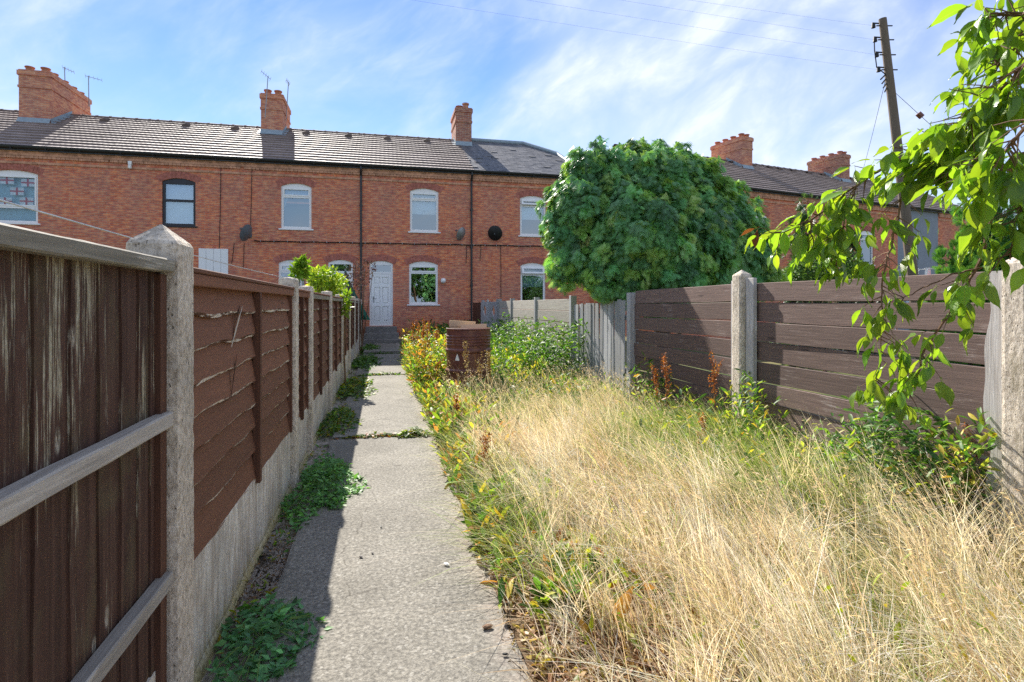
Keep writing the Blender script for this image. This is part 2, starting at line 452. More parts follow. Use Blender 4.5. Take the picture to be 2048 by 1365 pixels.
col = t.mix(t.ramp(t.noise(t.coord('Object', (1, 1, 0.35)), 7.0, 7, 0.75), 0.53, 0.70, 0, 0.65), col, (0.25, 0.215, 0.13))
pm = t.math('MULTIPLY', t.ramp(pit, 0.10, 0.24, 1, 0), t.ramp(t.noise(c, 22.0, 3, 0.6), 0.45, 0.6)); col = t.mix(t.math('MULTIPLY', pm, 0.75), col, (0.14, 0.11, 0.085))
t.bump(t.math('SUBTRACT', g1, t.math('MULTIPLY', pm, 0.8)), 0.9, 0.008)
M['post'] = t.done(col, 0.92, 0.2)
t = NT('gravel_board_concrete'); c = t.coord('Object')
st_ = t.noise(t.coord('Object', (16, 16, 2.2)), 1.6, 7, 0.7); g1 = t.noise(c, 60.0, 5, 0.75); big = t.noise(c, 3.0, 5, 0.6)
col = t.mix(t.ramp(st_, 0.38, 0.62), (0.50, 0.43, 0.35), (0.80, 0.76, 0.68)); col = t.mix(t.ramp(g1, 0.42, 0.64, 0.45, 0), col, (0.36, 0.31, 0.25))
col = t.hsv(col, None, None, t.ramp(big, 0.3, 0.7, 0.8, 1.15))
sp = t.n.new('ShaderNodeSeparateXYZ'); t.l.new(c, sp.inputs[0])
col = t.mix(t.ramp(t.math('ADD', sp.outputs[2], t.math('MULTIPLY', st_, 0.12)), 0.09, 0.19, 0.85, 0), col, t.mix(t.ramp(g1, 0.4, 0.6), (0.30, 0.235, 0.09), (0.50, 0.42, 0.20)))
t.bump(g1, 0.7, 0.006)
M['gravel'] = t.done(col, 0.92, 0.2)
M['lichen'] = concrete('yellow_lichen_concrete', (0.46, 0.37, 0.15), (0.30, 0.23, 0.09), (0.56, 0.48, 0.26), 1.0, 0.6)
t = NT('path_concrete'); c = t.coord('Object')
big = t.noise(c, 1.6, 6, 0.6); mid = t.noise(c, 11.0, 6, 0.65); g1 = t.noise(c, 55.0, 5, 0.75); g2 = t.noise(c, 150.0, 3, 0.7); vo = t.voro(c, 95.0, 'F1', 'Color')
col = t.mix(t.ramp(g1, 0.36, 0.64), (0.14, 0.131, 0.112), (0.345, 0.322, 0.272))
col = t.mix(t.ramp(g2, 0.40, 0.62, 0, 0.45), col, (0.16, 0.152, 0.138))
bw = t.n.new('ShaderNodeRGBToBW'); t.l.new(vo, bw.inputs[0]); col = t.mix(t.ramp(bw.outputs[0], 0.74, 0.88, 0, 0.5), col, (0.46, 0.44, 0.39))
col = t.hsv(col, None, None, t.ramp(big, 0.3, 0.7, 0.84, 1.14)); col = t.mix(t.ramp(mid, 0.54, 0.70, 0, 0.45), col, (0.19, 0.178, 0.155))
sp = t.n.new('ShaderNodeSeparateXYZ'); t.l.new(c, sp.inputs[0])
col = t.mix(t.math('MULTIPLY', t.ramp(sp.outputs[0], 0.36, 0.53, 0, 1), t.ramp(mid, 0.4, 0.6, 0.15, 0.8)), col, (0.45, 0.385, 0.33))
dv_ = t.n.new('ShaderNodeVectorMath'); dv_.operation = 'ADD'; t.l.new(c, dv_.inputs[0])
nz_ = t.n.new('ShaderNodeTexNoise'); nz_.inputs['Scale'].default_value = 2.2; nz_.inputs['Detail'].default_value = 6; t.l.new(c, nz_.inputs[0])
sv_ = t.n.new('ShaderNodeVectorMath'); sv_.operation = 'SCALE'; sv_.inputs['Scale'].default_value = 0.45; t.l.new(nz_.outputs['Color'], sv_.inputs[0]); t.l.new(sv_.outputs[0], dv_.inputs[1])
ck = t.voro(dv_.outputs[0], 0.62, 'DISTANCE_TO_EDGE'); col = t.mix(t.math('MULTIPLY', t.ramp(ck, 0.001, 0.005, 1, 0), t.ramp(mid, 0.42, 0.58, 0.0, 0.6)), col, (0.06, 0.052, 0.042))
t.bump(t.math('ADD', g1, t.math('MULTIPLY', g2, 0.6)), 0.7, 0.006)
M['path'] = t.done(col, 0.92, 0.2)
M['step'] = concrete('step_concrete', (0.28, 0.26, 0.24), (0.17, 0.16, 0.15), (0.42, 0.39, 0.36), 1.0, 0.4)
M['brown_y'] = wood('brown_stained_board', (0.205, 0.092, 0.055), (0.60, 0.52, 0.44), 'y', 0.12, dark=(0.12, 0.055, 0.034))
M['brown_z'] = wood('brown_stained_batten', (0.15, 0.070, 0.044), (0.45, 0.36, 0.28), 'z', 0.10, dark=(0.045, 0.02, 0.014))
t = NT('peeled_board_edge'); c = t.coord('Object', (8, 1, 8)); n1 = t.noise(c, 5.0, 6, 0.75); n2 = t.noise(t.coord('Object'), 60.0, 3, 0.7)
col = t.mix(t.ramp(n1, 0.46, 0.54), (0.10, 0.045, 0.028), t.mix(t.ramp(n2, 0.4, 0.6), (0.50, 0.42, 0.36), (0.80, 0.76, 0.72)))
M['peel'] = t.done(col, 0.8, 0.2)
M['raw'] = wood('raw_broken_edge', (0.52, 0.45, 0.37), (0.75, 0.70, 0.62), 'y', 0.5, dark=(0.22, 0.17, 0.13))
M['feather_z'] = wood('worn_upright_board', (0.105, 0.054, 0.038), (0.50, 0.45, 0.33), 'z', 0.66, dark=(0.05, 0.024, 0.017), moss=(0.13, 0.105, 0.055))
t = NT('worn_feather_edge_board'); c = t.coord('Object')
off = t.n.new('ShaderNodeVectorMath'); off.operation = 'ADD'; rv = t.rand(); cb = t.n.new('ShaderNodeCombineXYZ')
for i_ in range(3): t.put(cb.inputs[i_], t.math('MULTIPLY', rv, 5.0 + 3 * i_))
t.l.new(c, off.inputs[0]); t.l.new(cb.outputs[0], off.inputs[1])
def mp_(sc_):
    m_ = t.n.new('ShaderNodeMapping'); m_.inputs['Scale'].default_value = sc_; t.l.new(off.outputs[0], m_.inputs[0]); return m_.outputs[0]
st_ = t.noise(mp_((60, 60, 2.0)), 2.2, 8, 0.75, 0.3); pt_ = t.noise(mp_((9, 9, 1.5)), 1.0, 4, 0.6, 0.2); fl_ = t.noise(mp_((120, 120, 26)), 1.6, 4, 0.75)
sp = t.n.new('ShaderNodeSeparateXYZ'); t.l.new(c, sp.inputs[0])
up_ = t.ramp(sp.outputs[2], 0.75, 1.2, -0.03, 0.045)
col = t.mix(t.ramp(t.noise(mp_((30, 30, 1.2)), 1.5, 5, 0.6), 0.3, 0.7), (0.050, 0.024, 0.017), (0.105, 0.054, 0.038))
w_ = t.math('ADD', t.math('ADD', t.math('MULTIPLY', st_, 0.55), t.math('MULTIPLY', pt_, 0.55)), up_)
col = t.mix(t.ramp(t.noise(mp_((3, 3, 2)), 2.0, 4, 0.6), 0.5, 0.7, 0, 0.55), col, (0.115, 0.095, 0.05))
col = t.mix(t.ramp(w_, 0.615, 0.69, 0, 0.9), col, t.mix(t.ramp(fl_, 0.35, 0.65), (0.26, 0.22, 0.13), (0.56, 0.52, 0.40)))
col = t.mix(t.ramp(fl_, 0.66, 0.72, 0, 0.55), col, (0.42, 0.38, 0.30))
kn = t.voro(mp_((7, 7, 3.2)), 1.15); col = t.mix(t.ramp(kn, 0.05, 0.13, 0.85, 0), col, t.mix(t.ramp(fl_, 0.4, 0.6), (0.12, 0.09, 0.06), (0.55, 0.50, 0.40)))
t.bump(t.math('ADD', st_, t.math('MULTIPLY', fl_, 0.5)), 0.5, 0.004)
M['feather_z'] = t.done(col, 0.8, 0.25)
M['rail_y'] = wood('grey_rail', (0.42, 0.385, 0.34), (0.58, 0.55, 0.50), 'y', 0.6, dark=(0.10, 0.08, 0.065))
M['toprail_y'] = wood('mossy_rail', (0.32, 0.29, 0.23), (0.56, 0.53, 0.47), 'y', 0.65, dark=(0.08, 0.068, 0.05), moss=(0.20, 0.20, 0.11))
M['plank_y'] = wood('purple_brown_plank', (0.20, 0.137, 0.115), (0.42, 0.36, 0.33), 'y', 0.58, dark=(0.065, 0.044, 0.040))
M['greyboard_z'] = wood('silver_grey_board', (0.48, 0.48, 0.48), (0.50, 0.50, 0.48), 'z', 0.6, dark=(0.10, 0.10, 0.105))
M['paleboard_y'] = wood('pale_grey_board', (0.52, 0.48, 0.41), (0.64, 0.60, 0.52), 'y', 0.6, dark=(0.18, 0.15, 0.12))
M['batten_white'] = wood('weathered_white_batten', (0.62, 0.60, 0.58), (0.82, 0.80, 0.78), 'z', 0.6, dark=(0.22, 0.17, 0.13))
M['pole'] = wood('creosoted_pole', (0.16, 0.125, 0.095), (0.27, 0.22, 0.17), 'z', 0.4, dark=(0.07, 0.055, 0.045))
M['bark'] = wood('twig_bark', (0.20, 0.115, 0.065), (0.36, 0.26, 0.17), 'z', 0.4, dark=(0.07, 0.045, 0.03))
M['conifer_bark'] = plain('conifer_bark', (0.13, 0.085, 0.06), 0.95, 0.1, vary=0.3, scale=14, bump=0.5)
t = NT('rusted_drum'); c = t.coord('Object'); n1 = t.noise(c, 3.0, 6, 0.65); n2 = t.noise(t.coord('Object', (6, 6, 1)), 2.0, 5, 0.7)
col = t.mix(t.ramp(n1, 0.35, 0.7), (0.13, 0.042, 0.034), (0.22, 0.08, 0.05)); col = t.mix(t.ramp(n2, 0.52, 0.72, 0, 0.8), col, (0.34, 0.14, 0.055))
t.bump(n1, 0.3, 0.005)
M['drum'] = t.done(col, 0.42, 0.5, 0.0)
M['card'] = plain('cardboard', (0.74, 0.54, 0.34), 0.9, 0.1, vary=0.06)
t = NT('garden_soil'); c = t.coord('Object'); n1 = t.noise(c, 3.0, 7, 0.7); n2 = t.noise(c, 30.0, 5, 0.7)
col = t.mix(t.ramp(n1, 0.35, 0.65), (0.13, 0.085, 0.05), (0.24, 0.17, 0.10)); col = t.mix(t.ramp(n2, 0.5, 0.7, 0, 0.7), col, (0.07, 0.045, 0.028))
t.bump(n2, 0.8, 0.02)
M['soil'] = t.done(col, 0.95, 0.1)
t = NT('rough_ground'); c = t.coord('Object'); n1 = t.noise(c, 0.35, 7, 0.7); n2 = t.noise(c, 9.0, 5, 0.7)
col = t.mix(t.ramp(n1, 0.35, 0.65), (0.07, 0.095, 0.03), (0.20, 0.17, 0.08)); col = t.mix(t.ramp(n2, 0.45, 0.7, 0, 0.6), col, (0.05, 0.06, 0.02))
M['ground'] = t.done(col, 0.95, 0.1)
t = NT('crumbled_edge'); c = t.coord('Object', (1, .45, 1)); n1 = t.noise(c, 9.0, 7, 0.75)
col = t.mix(t.ramp(n1, 0.42, 0.66), (0.40, 0.355, 0.31), (0.11, 0.085, 0.065)); t.bump(n1, 0.8, 0.02)
M['edge'] = t.done(col, 0.95, 0.1)
M['crack'] = plain('dark_split', (0.03, 0.016, 0.012), .9, .1)
M['leaf'] = leafy('leaf_tissue', 0.42)
M['conifer'] = leafy('conifer_needles', 0.34, 0.45, 0.45, (1.3, 1.2, 0.4))
M['straw'] = leafy('grass_blades', 0.45, 0.55, 0.35, (1.15, 1.05, 0.8))
M['cherry'] = leafy('cherry_leaf', 0.55, 0.32, 0.5, (1.65, 1.42, 0.33), fixed=(0.17, 0.31, 0.045), vein=True)
M['cherry_small'] = leafy('cherry_leaf_small', 0.5, 0.32, 0.5, (1.65, 1.42, 0.33))
M['cherry_brown'] = leafy('withered_leaf', 0.25, 0.7, 0.2, (1.3, 0.9, 0.5), fixed=(0.22, 0.09, 0.035))

# ------------------------------------------------------------------ ground, garden bed and path
def bumpy_sheet(name, x0, x1, y0, y1, nx, ny, zf, mat, kind='structure', parent=None):
    xs = np.linspace(x0, x1, nx); ys = np.linspace(y0, y1, ny)
    X, Y = np.meshgrid(xs, ys)
    V = np.stack([X, Y, zf(X, Y)], 2).reshape(-1, 3)
    i = np.arange(nx - 1)[None] + np.arange(ny - 1)[:, None] * nx
    F = np.stack([i, i + 1, i + nx + 1, i + nx], 2).reshape(-1, 4)
    o = big_mesh(name, V, F, mat, parent=parent, smooth=True)
    if kind: o['kind'] = kind
    return o
m = MB(); m.face([(-500, -500, -0.05), (500, -500, -0.05), (500, 500, -0.05), (-500, 500, -0.05)])
g = m.build('ground', M['ground']); g['kind'] = 'structure'
def bedz(X, Y):
    return 0.045 + 0.03 * np.sin(X * 3.1 + Y * 1.7) * np.sin(Y * 2.3 - X) + 0.07 * np.clip((X - 0.55) / 0.8, 0, 1) + 0.012 * np.sin(X * 17) * np.sin(Y * 19 + X * 5)
def bed_h(x, y): return float(bedz(np.array(x), np.array(y)))
bumpy_sheet('garden_bed', 0.50, 3.05, -1.2, 19.9, 60, 300, bedz, M['soil'])
bumpy_sheet('path_verge', -0.66, -0.475, -1.2, 19.9, 8, 220, lambda X, Y: 0.012 + 0.01 * np.sin(X * 40 + Y * 9) * np.sin(Y * 13), M['edge'])

# the concrete path: five long slabs
path = empty('path'); path['kind'] = 'structure'
JOINTS = [(-1.2, 0.92), (0.935, 5.66), (5.72, 10.55), (10.63, 15.1), (15.18, 18.35)]
for i, (ya, yb) in enumerate(JOINTS):
    m = MB(); n = 40
    zt = 0.045 + [0, 0.0, 0.008, 0.012, 0.07][i]
    right = []; left = []
    for k in range(n + 1):
        y = ya + (yb - ya) * k / n
        right.append((0.525 + 0.018 * math.sin(y * 7.3) + 0.014 * math.sin(y * 19) + random.uniform(-0.008, 0.008), y))
        left.append((-0.475 + 0.004 * math.sin(y * 11), y))
    m.grid([[(lx, y, zt), (lx + 0.02, y, zt + 0.006), ((lx + rx) / 2, y, zt + 0.009), (rx - 0.02, y, zt + 0.005), (rx, y, zt - 0.004)] for (lx, y), (rx, _) in zip(left, right)])
    m.grid([[(rx, y, zt - 0.004), (rx, y, -0.04)] for rx, y in right])
    m.grid([[(lx, y, -0.04), (lx, y, zt)] for lx, y in left])
    for (lx, y), (rx, _) in ((left[0], right[0]), (left[-1], right[-1])):
        m.face([(lx, y, -0.04), (rx, y, -0.04), (rx, y, zt), (lx, y, zt)])
    m.build('slab', M['path'], path)

# ------------------------------------------------------------------ houses
def seg_arch(cx, w, z0, z1, rise, n=10):
    """outline of an opening with a segmental arched head"""
    h = w / 2
    rad = (h * h + rise * rise) / (2 * rise)
    a = math.asin(min(1, h / rad)); zc = z1 - rad
    pts = [(cx - h, z0), (cx + h, z0)]
    for k in range(n + 1):
        q = a - 2 * a * k / n
        pts.append((cx + rad * math.sin(q), zc + rad * math.cos(q)))
    return pts, (cx, zc, rad, a)
def rect(x0, x1, z0, z1): return [(x0, z0), (x1, z0), (x1, z1), (x0, z1)]

def window(house, cx, z0, z1, w, style='white', top=0.27, vent_open=0.0, inside=None, rise=0.11):
    pts, (ax, az, rad, a) = seg_arch(cx, w, z0, z1, rise)
    fm = M['black_frame'] if style == 'black' else M['upvc']
    b = 0.075
    zt = z0 + (z1 - z0) * (1 - top)
    p1 = rect(cx - w/2 + b, cx + w/2 - b, z0 + b, zt - 0.03)
    p2 = rect(cx - w/2 + b, cx + w/2 - b, zt + 0.045, z1 - rise - 0.075)
    m = MB(); m.prism(pts, [p1, p2], 0.045, 0.115)
    wo_ = m.build('window', fm, house)
    for p, op in ((p1, 0.0), (p2, vent_open)):
        x0, x1, za, zb = p[0][0], p[1][0], p[0][1], p[2][1]
        if style == 'white' and p is p2 and not op:
            m = MB(); m.prism(rect(x0 - .012, x1 + .012, za - .012, zb + .012), [rect(x0 + .03, x1 - .03, za + .03, zb - .03)], 0.03, 0.085)
            m.build('casement', fm, wo_)
        if op:
            mm = MB(); mm.prism(rect(x0 - .02, x1 + .02, za - zb - .02, .02), [rect(x0 + .045, x1 - .045, za - zb + .045, -.045)], -0.03, 0.03)
            o = mm.build('casement', fm, wo_)
            o.location = (0, 0.03, zb); o.rotation_euler = (-op, 0, 0)
            mm = MB(); mm.face([(x0, 0, za - zb), (x1, 0, za - zb), (x1, 0, 0), (x0, 0, 0)])
            q = mm.build('pane', M['glass'], wo_); q.location = (0, 0.03, zb); q.rotation_euler = (-op, 0, 0)
        else:
            m = MB(); m.face([(x0 - .005, 0.085, za - .005), (x1 + .005, 0.085, za - .005), (x1 + .005, 0.085, zb + .005), (x0 - .005, 0.085, zb + .005)])
            m.build('pane', M['glass_clear' if inside == 'teal' else 'glass'], wo_)
    if inside == 'blind':
        m = MB(); m.face([(cx - w/2, 0.2, z0), (cx + w/2, 0.2, z0), (cx + w/2, 0.2, z1), (cx - w/2, 0.2, z1)])
        m.build('blind', M['blind'], wo_)
    elif inside == 'half':
        m = MB(); m.face([(cx - w/2, 0.2, z0 + (z1 - z0) * 0.40), (cx + w/2, 0.2, z0 + (z1 - z0) * 0.40), (cx + w/2, 0.2, z1), (cx - w/2, 0.2, z1)])
        m.build('blind', M['green_blind'], wo_)
    elif inside == 'teal':
        m = MB(); m.grid([[(cx - w/2 + w * j / 24, 0.26 + .012 * (j % 2), z) for j in range(25)] for z in (z0, z1)]); m.build('curtain', M['teal'], wo_)
    elif inside == 'upper':
        zz = z0 + (z1 - z0) * 0.42
        m = MB(); m.face([(cx - w/2, 0.22, zz), (cx + w/2, 0.22, zz), (cx + w/2, 0.22, z1), (cx - w/2, 0.22, z1)])
        m.build('blind', M['blind'], wo_)
    elif inside == 'curtain':
        for s_ in (-1, 1):
            rows = []
            for k in range(9):
                q = k / 8; z = z1 - 0.1 - (z1 - z0 - 0.1) * q * (0.62 if s_ < 0 else 0.5)
                wd = 0.36 * (1 - q) ** 1.4 + 0.03
                rows.append([(cx + s_ * (w/2 - wd * j / 6), 0.24 + 0.02 * (j % 2), z) for j in range(7)])
            m = MB(); m.grid(rows); m.build('curtain', M['curtain'], wo_)
        m = MB(); zz = z0 + (z1 - z0) * 0.72; m.face([(cx - w/2, 0.27, zz), (cx + w/2, 0.27, zz), (cx + w/2, 0.27, z1), (cx - w/2, 0.27, z1)])
        m.build('blind', M['blind'], wo_)
    m = MB(); m.box(cx - w/2 - 0.07, cx + w/2 + 0.07, -0.045, 0.10, z0 - 0.05, z0 - 0.004, c=0.008)
    m.build('sill', fm, wo_)
    arch(house, ax, az, rad, a)
    return pts
def arch(house, ax, az, rad, a):
    """soldier bricks over an opening, each with a joint beside it"""
    m = MB(); L = 2 * a * 1.16 * rad; n = max(8, int(L / 0.083))
    for k in range(n):
        q0 = -a * 1.16 + 2 * a * 1.16 * (k + 0.07) / n; q1 = -a * 1.16 + 2 * a * 1.16 * (k + 0.93) / n
        pr = random.uniform(0.004, 0.010)
        P = [(ax + r_ * math.sin(q), az + r_ * math.cos(q)) for r_, q in ((rad + .006, q0), (rad + .006, q1), (rad + .22, q1), (rad + .22, q0))]
        m.prism(P, [], -pr, 0.02, back=False)
    m.build('brick_arch', M['arch'], house)['kind'] = 'stuff'
def door(house, cx, z0, z1, w, rise=0.10, leaf=True):
    pts, (ax, az, rad, a) = seg_arch(cx, w, z0, z1, rise)
    b = 0.065; zt = z1 - 0.42
    m = MB(); m.prism(pts, [rect(cx - w/2 + b, cx + w/2 - b, z0 + 0.03, zt - 0.03), rect(cx - w/2 + b, cx + w/2 - b, zt + 0.04, z1 - rise - 0.05)], 0.04, 0.12)
    d = m.build('door', M['upvc'], house)
    m = MB(); x0, x1 = cx - w/2 + b, cx + w/2 - b
    m.face([(x0, 0.09, zt + .03), (x1, 0.09, zt + .03), (x1, 0.09, z1 - rise - .04), (x0, 0.09, z1 - rise - .04)]); m.build('pane', M['glass'], d)
    m = MB(); m.box(x0, x1, 0.3, 0.31, zt, z1); m.build('blind', M['dark'], d)  # no real blind: dark sheet whose colour stands in for the unlit room
    zb = z0 + 0.03; H = zt - 0.03 - zb; x0 += 0.004; x1 -= 0.004
    holes = []
    for (fa, fb) in ((0.07, 0.36), (0.42, 0.74), (0.80, 0.94)):
        for (xa, xb) in ((0.13, 0.45), (0.55, 0.87)):
            holes.append(rect(x0 + (x1 - x0) * xa, x0 + (x1 - x0) * xb, zb + H * fa, zb + H * fb))
    m = MB(); m.prism(rect(x0, x1, zb, zb + H - .004), holes, 0.05, 0.085)
    lf = m.build('door_leaf', M['upvc'], d)
    for h in holes:
        xa, xb, za, zb_ = h[0][0], h[1][0], h[0][1], h[2][1]
        m = MB(); m.face([(xa, .084, za), (xb, .084, za), (xb, .084, zb_), (xa, .084, zb_)])
        m.box(xa + .03, xb - .03, 0.056, 0.083, za + .035, zb_ - .035, c=0.004); m.build('panel', M['upvc'], d)
    m = MB(); m.box(x0 + .045, x0 + .075, 0.035, 0.06, zb + H * .44, zb + H * .56, c=.004); m.tube([(x0 + .06, .03, zb + H * .52), (x0 + .06, .0, zb + H * .52), (x0 + .17, .0, zb + H * .52)], 0.009, 6)
    m.build('handle', M['metal_grey'], d)
    arch(house, ax, az, rad, a)
    return pts

def tile_roof(house, Wd, ze, zr, yr, over=0.16, courses=14, mat=None, x0=0.0, verge=0.0, lip=0.066):
    mat = mat or M['tile']
    L0 = Vector((0, -over, ze)); L1 = Vector((0, yr, zr)); d = L1 - L0
    nrm = Vector((0, -d.z, d.y)).normalized()
    m = MB()
    for sgn in (1, -1):    # underlay, front and back slopes
        yy = lambda y: y if sgn > 0 else 2 * yr - y
        m.face([(x0, yy(-over), ze), (Wd, yy(-over), ze), (Wd, yr, zr), (x0, yr, zr)])
    roof = m.build('roof', mat, house)
    for i in range(courses):
        a = L0 + d * (i / courses); b = L0 + d * ((i + 1.06) / courses)
        m = MB(); x = x0 - (0.0 if i % 2 else 0.15); sag = 0.0
        while x < Wd - 1e-3:
            xa, xb = max(x, x0), min(x + 0.30, Wd + verge)
            if xb - xa > 0.02:
                j = random.uniform(-0.0018, 0.0018)
                slump = random.uniform(0.006, 0.025) if random.random() < 0.03 else 0.0
                A = a + nrm * (lip + j) - d.normalized() * slump; A2 = a + nrm * (0.006) - d.normalized() * slump; B = b + nrm * (0.010 + j)
                xs = [xa + 0.001, (xa * 3 + xb) / 4, (xa + xb) / 2, (xa + 3 * xb) / 4, xb - 0.001]
                hs = [0.003, 0.0, 0.003, 0.0, 0.003]
                m.grid([[(xx, A2.y, A2.z) for xx in xs], [(xx, A.y + nrm.y * h, A.z + nrm.z * h) for xx, h in zip(xs, hs)], [(xx, B.y + nrm.y * h, B.z + nrm.z * h) for xx, h in zip(xs, hs)]])
                for xx in (xs[0], xs[-1]):
                    m.face([(xx, A2.y, A2.z), (xx, A.y, A.z), (xx, B.y, B.z)])
            x += 0.30
        m.build('tile_course', mat, roof)['kind'] = 'stuff'
    m = MB(); x = x0
    while x < Wd - 0.02:
        xe = min(x + 0.44, Wd)
        rows = []
        for xx, rr in ((x, 0.125), (xe - 0.05, 0.12), (xe - 0.05, 0.138), (xe + 0.01, 0.138)):
            rows.append([(xx, yr + rr * 1.15 * math.cos(q), zr - 0.045 + rr * math.sin(q)) for q in [math.pi * k / 8 for k in range(9)]])
        m.grid(rows); x = xe
    m.build('ridge_tiles', M['ridge'], roof)['kind'] = 'stuff'
    return roof, L0, d, nrm

def vent(roof, x, L0, d, nrm, s=0.86):
    p = L0 + d * s + nrm * 0.05
    m = MB(); u_ = d.normalized()
    pr = [(-.02, 0), (0.0, .09), (.10, .11), (.26, 0.0)]
    m.grid([[(x - .13 + k * .26 / 4, (p - u_ * 0 + u_ * q + nrm * h * (1 - abs(k - 2) * .18)).y, (p + u_ * q + nrm * h * (1 - abs(k - 2) * .18)).z) for k in range(5)] for q, h in pr])
    m.build('vent_tile', M['ridge'], roof)

def gutter(house, Wd, ze, over, x0=0.0, mat=None):
    m = MB(); rows = []
    for x in (x0, Wd):
        rows.append([(x, -over - 0.055 + 0.06 * math.cos(q), ze + 0.02 + 0.075 * math.sin(q)) for q in [math.pi + math.pi * k / 8 for k in range(9)]])
    m.grid(rows)
    m.tube([(x0, -over - 0.115, ze + .02), (Wd, -over - .115, ze + .02)], 0.008, 5)
    x = x0 + 0.4
    while x < Wd: m.box(x - .012, x + .012, -over - .125, -over + .02, ze - .065, ze - .045); x += 0.9
    m.build('gutter', mat or M['gutter'], house)
    m = MB(); m.box(x0, Wd, -over + 0.006, -over + 0.03, ze - 0.10, ze - 0.004); m.build('fascia', mat or M['gutter'], house)

def downpipe(house, x, ze, over):
    m = MB(); m.tube([(x, -over - .055, ze - .05), (x, -over - .055, ze - .13), (x, -0.06, ze - .34), (x, -0.06, 0.15)], 0.036, 10)
    z = 0.7
    while z < ze - .4: m.box(x - .055, x + .055, -.06, -.004, z - .02, z + .02); m.tube([(x, -.06, z - .05), (x, -.06, z + .05)], 0.043, 10); z += 1.35
    m.build('downpipe', M['gutter'], house)

def chimney(house, x, w, dpt, zt, yr, zr, pots, mat, flash=True, zb=None, pitch=0.55):
    y0, y1 = yr - dpt / 2, yr + dpt / 2
    zb = zb if zb is not None else zr - pitch * dpt / 2 - 0.25
    m = MB(); c = .004
    h = zt - zb
    m.box(x - w/2, x + w/2, y0, y1, zb, zt - 0.62)
    m.box(x - w/2 - .03, x + w/2 + .03, y0 - .03, y1 + .03, zt - 0.62, zt - 0.545)
    m.box(x - w/2 - .008, x + w/2 + .008, y0 - .008, y1 + .008, zt - 0.545, zt - 0.20)
    m.box(x - w/2 - .045, x + w/2 + .045, y0 - .045, y1 + .045, zt - 0.20, zt - 0.04)
    m.box(x - w/2 - .012, x + w/2 + .012, y0 - .012, y1 + .012, zt - 0.04, zt)
    ch = m.build('chimney', mat, house)
    for (fx, fy, hh, r_) in pots:
        px, py = x + fx * w, y0 + fy * dpt
        m = MB(); m.lathe([(r_ * 1.05, zt - .03), (r_ * .95, zt + hh * .7), (r_ * .95, zt + hh * .75), (r_ * 1.22, zt + hh * .8), (r_ * 1.22, zt + hh), (r_ * .8, zt + hh), (r_ * .75, zt + hh * .3)], (px, py, 0), 14)
        m.build('chimney_pot', M['pot'] if mat is not M['brick_dark'] else M['brick_dark'], ch)
    if flash:
        m = MB(); k = (zr - 6.1) / yr; zf = lambda y: zr - abs(y - yr) * k
        m.face([(x - w/2 - .012, y0 - .14, zf(y0 - .14) + .085), (x + w/2 + .012, y0 - .14, zf(y0 - .14) + .085), (x + w/2 + .012, y0 - .012, zf(y0) + .22), (x - w/2 - .012, y0 - .012, zf(y0) + .22)])
        for sx in (-1, 1):
            xx = x + sx * (w/2 + .010)
            m.face([(xx, y0 - .012, zf(y0) + .03), (xx, yr, zr + .05), (xx, yr, zr + .19), (xx, y0 - .012, zf(y0) + .22)])
            m.face([(xx, y0 - .14, zf(y0 - .14) + .075), (xx + sx * .12, y0 - .14, zf(y0 - .14) + .075), (xx + sx * .12, yr, zr + .06), (xx, yr, zr + .06)])
        m.build('flashing', M['lead'], ch)
    return ch

ZE, ZR, YR, OVER = 6.10, 8.34, 4.0, 0.16
def dentils(house, Wd, ze, x0=0.0):
    m = MB(); x = x0 + 0.02
    while x < Wd - 0.1:
        pr = random.uniform(0.050, 0.060)
        m.box(x, x + 0.108, -pr, 0.0, ze - 0.30, ze - 0.235); x += 0.118
    m.build('corbel_bricks', M['corbel'], house)['kind'] = 'stuff'
    m = MB()
    m.box(x0, Wd, -0.062, 0.0, ze - 0.228, ze - 0.14); m.box(x0, Wd, -0.085, 0.0, ze - 0.139, ze - 0.05); m.box(x0, Wd, -0.026, 0.0, ze - 0.47, ze - 0.40)
    m.build('brick_band', M['corbel'], house)

def shell(house, Wd, ze, zr, yr, holes, mat, depth=8.0, x0=0.0, z0=-0.05):
    m = MB()
    m.prism(rect(x0, Wd, z0, ze + .02), holes, 0.0, 0.13)
    for x in (x0 + .002, Wd - .002):
        m.face([(x, 0.131, z0), (x, depth, z0), (x, depth, ze), (x, yr, zr - .02), (x, 0.131, ze)])
    m.face([(x0, depth, z0), (Wd, depth, z0), (Wd, depth, ze), (x0, depth, ze)])
    m.build('wall', mat, house)

def house_at(X0, X1, label, Y=20.0, rz=0.0, ze=ZE, zr=ZR):
    h = empty('terraced_house', (X0, Y, 0), rz, label, 'house', 'houses of the red brick terrace')
    return h, X1 - X0
def fx(u, v, X0=0.0, Y=20.0):
    p = on_y(u, v, Y); return p.x - X0, p.z

XB = [-16.0, -12.1, -8.3, -4.42, -0.70, 3.15, 7.60]
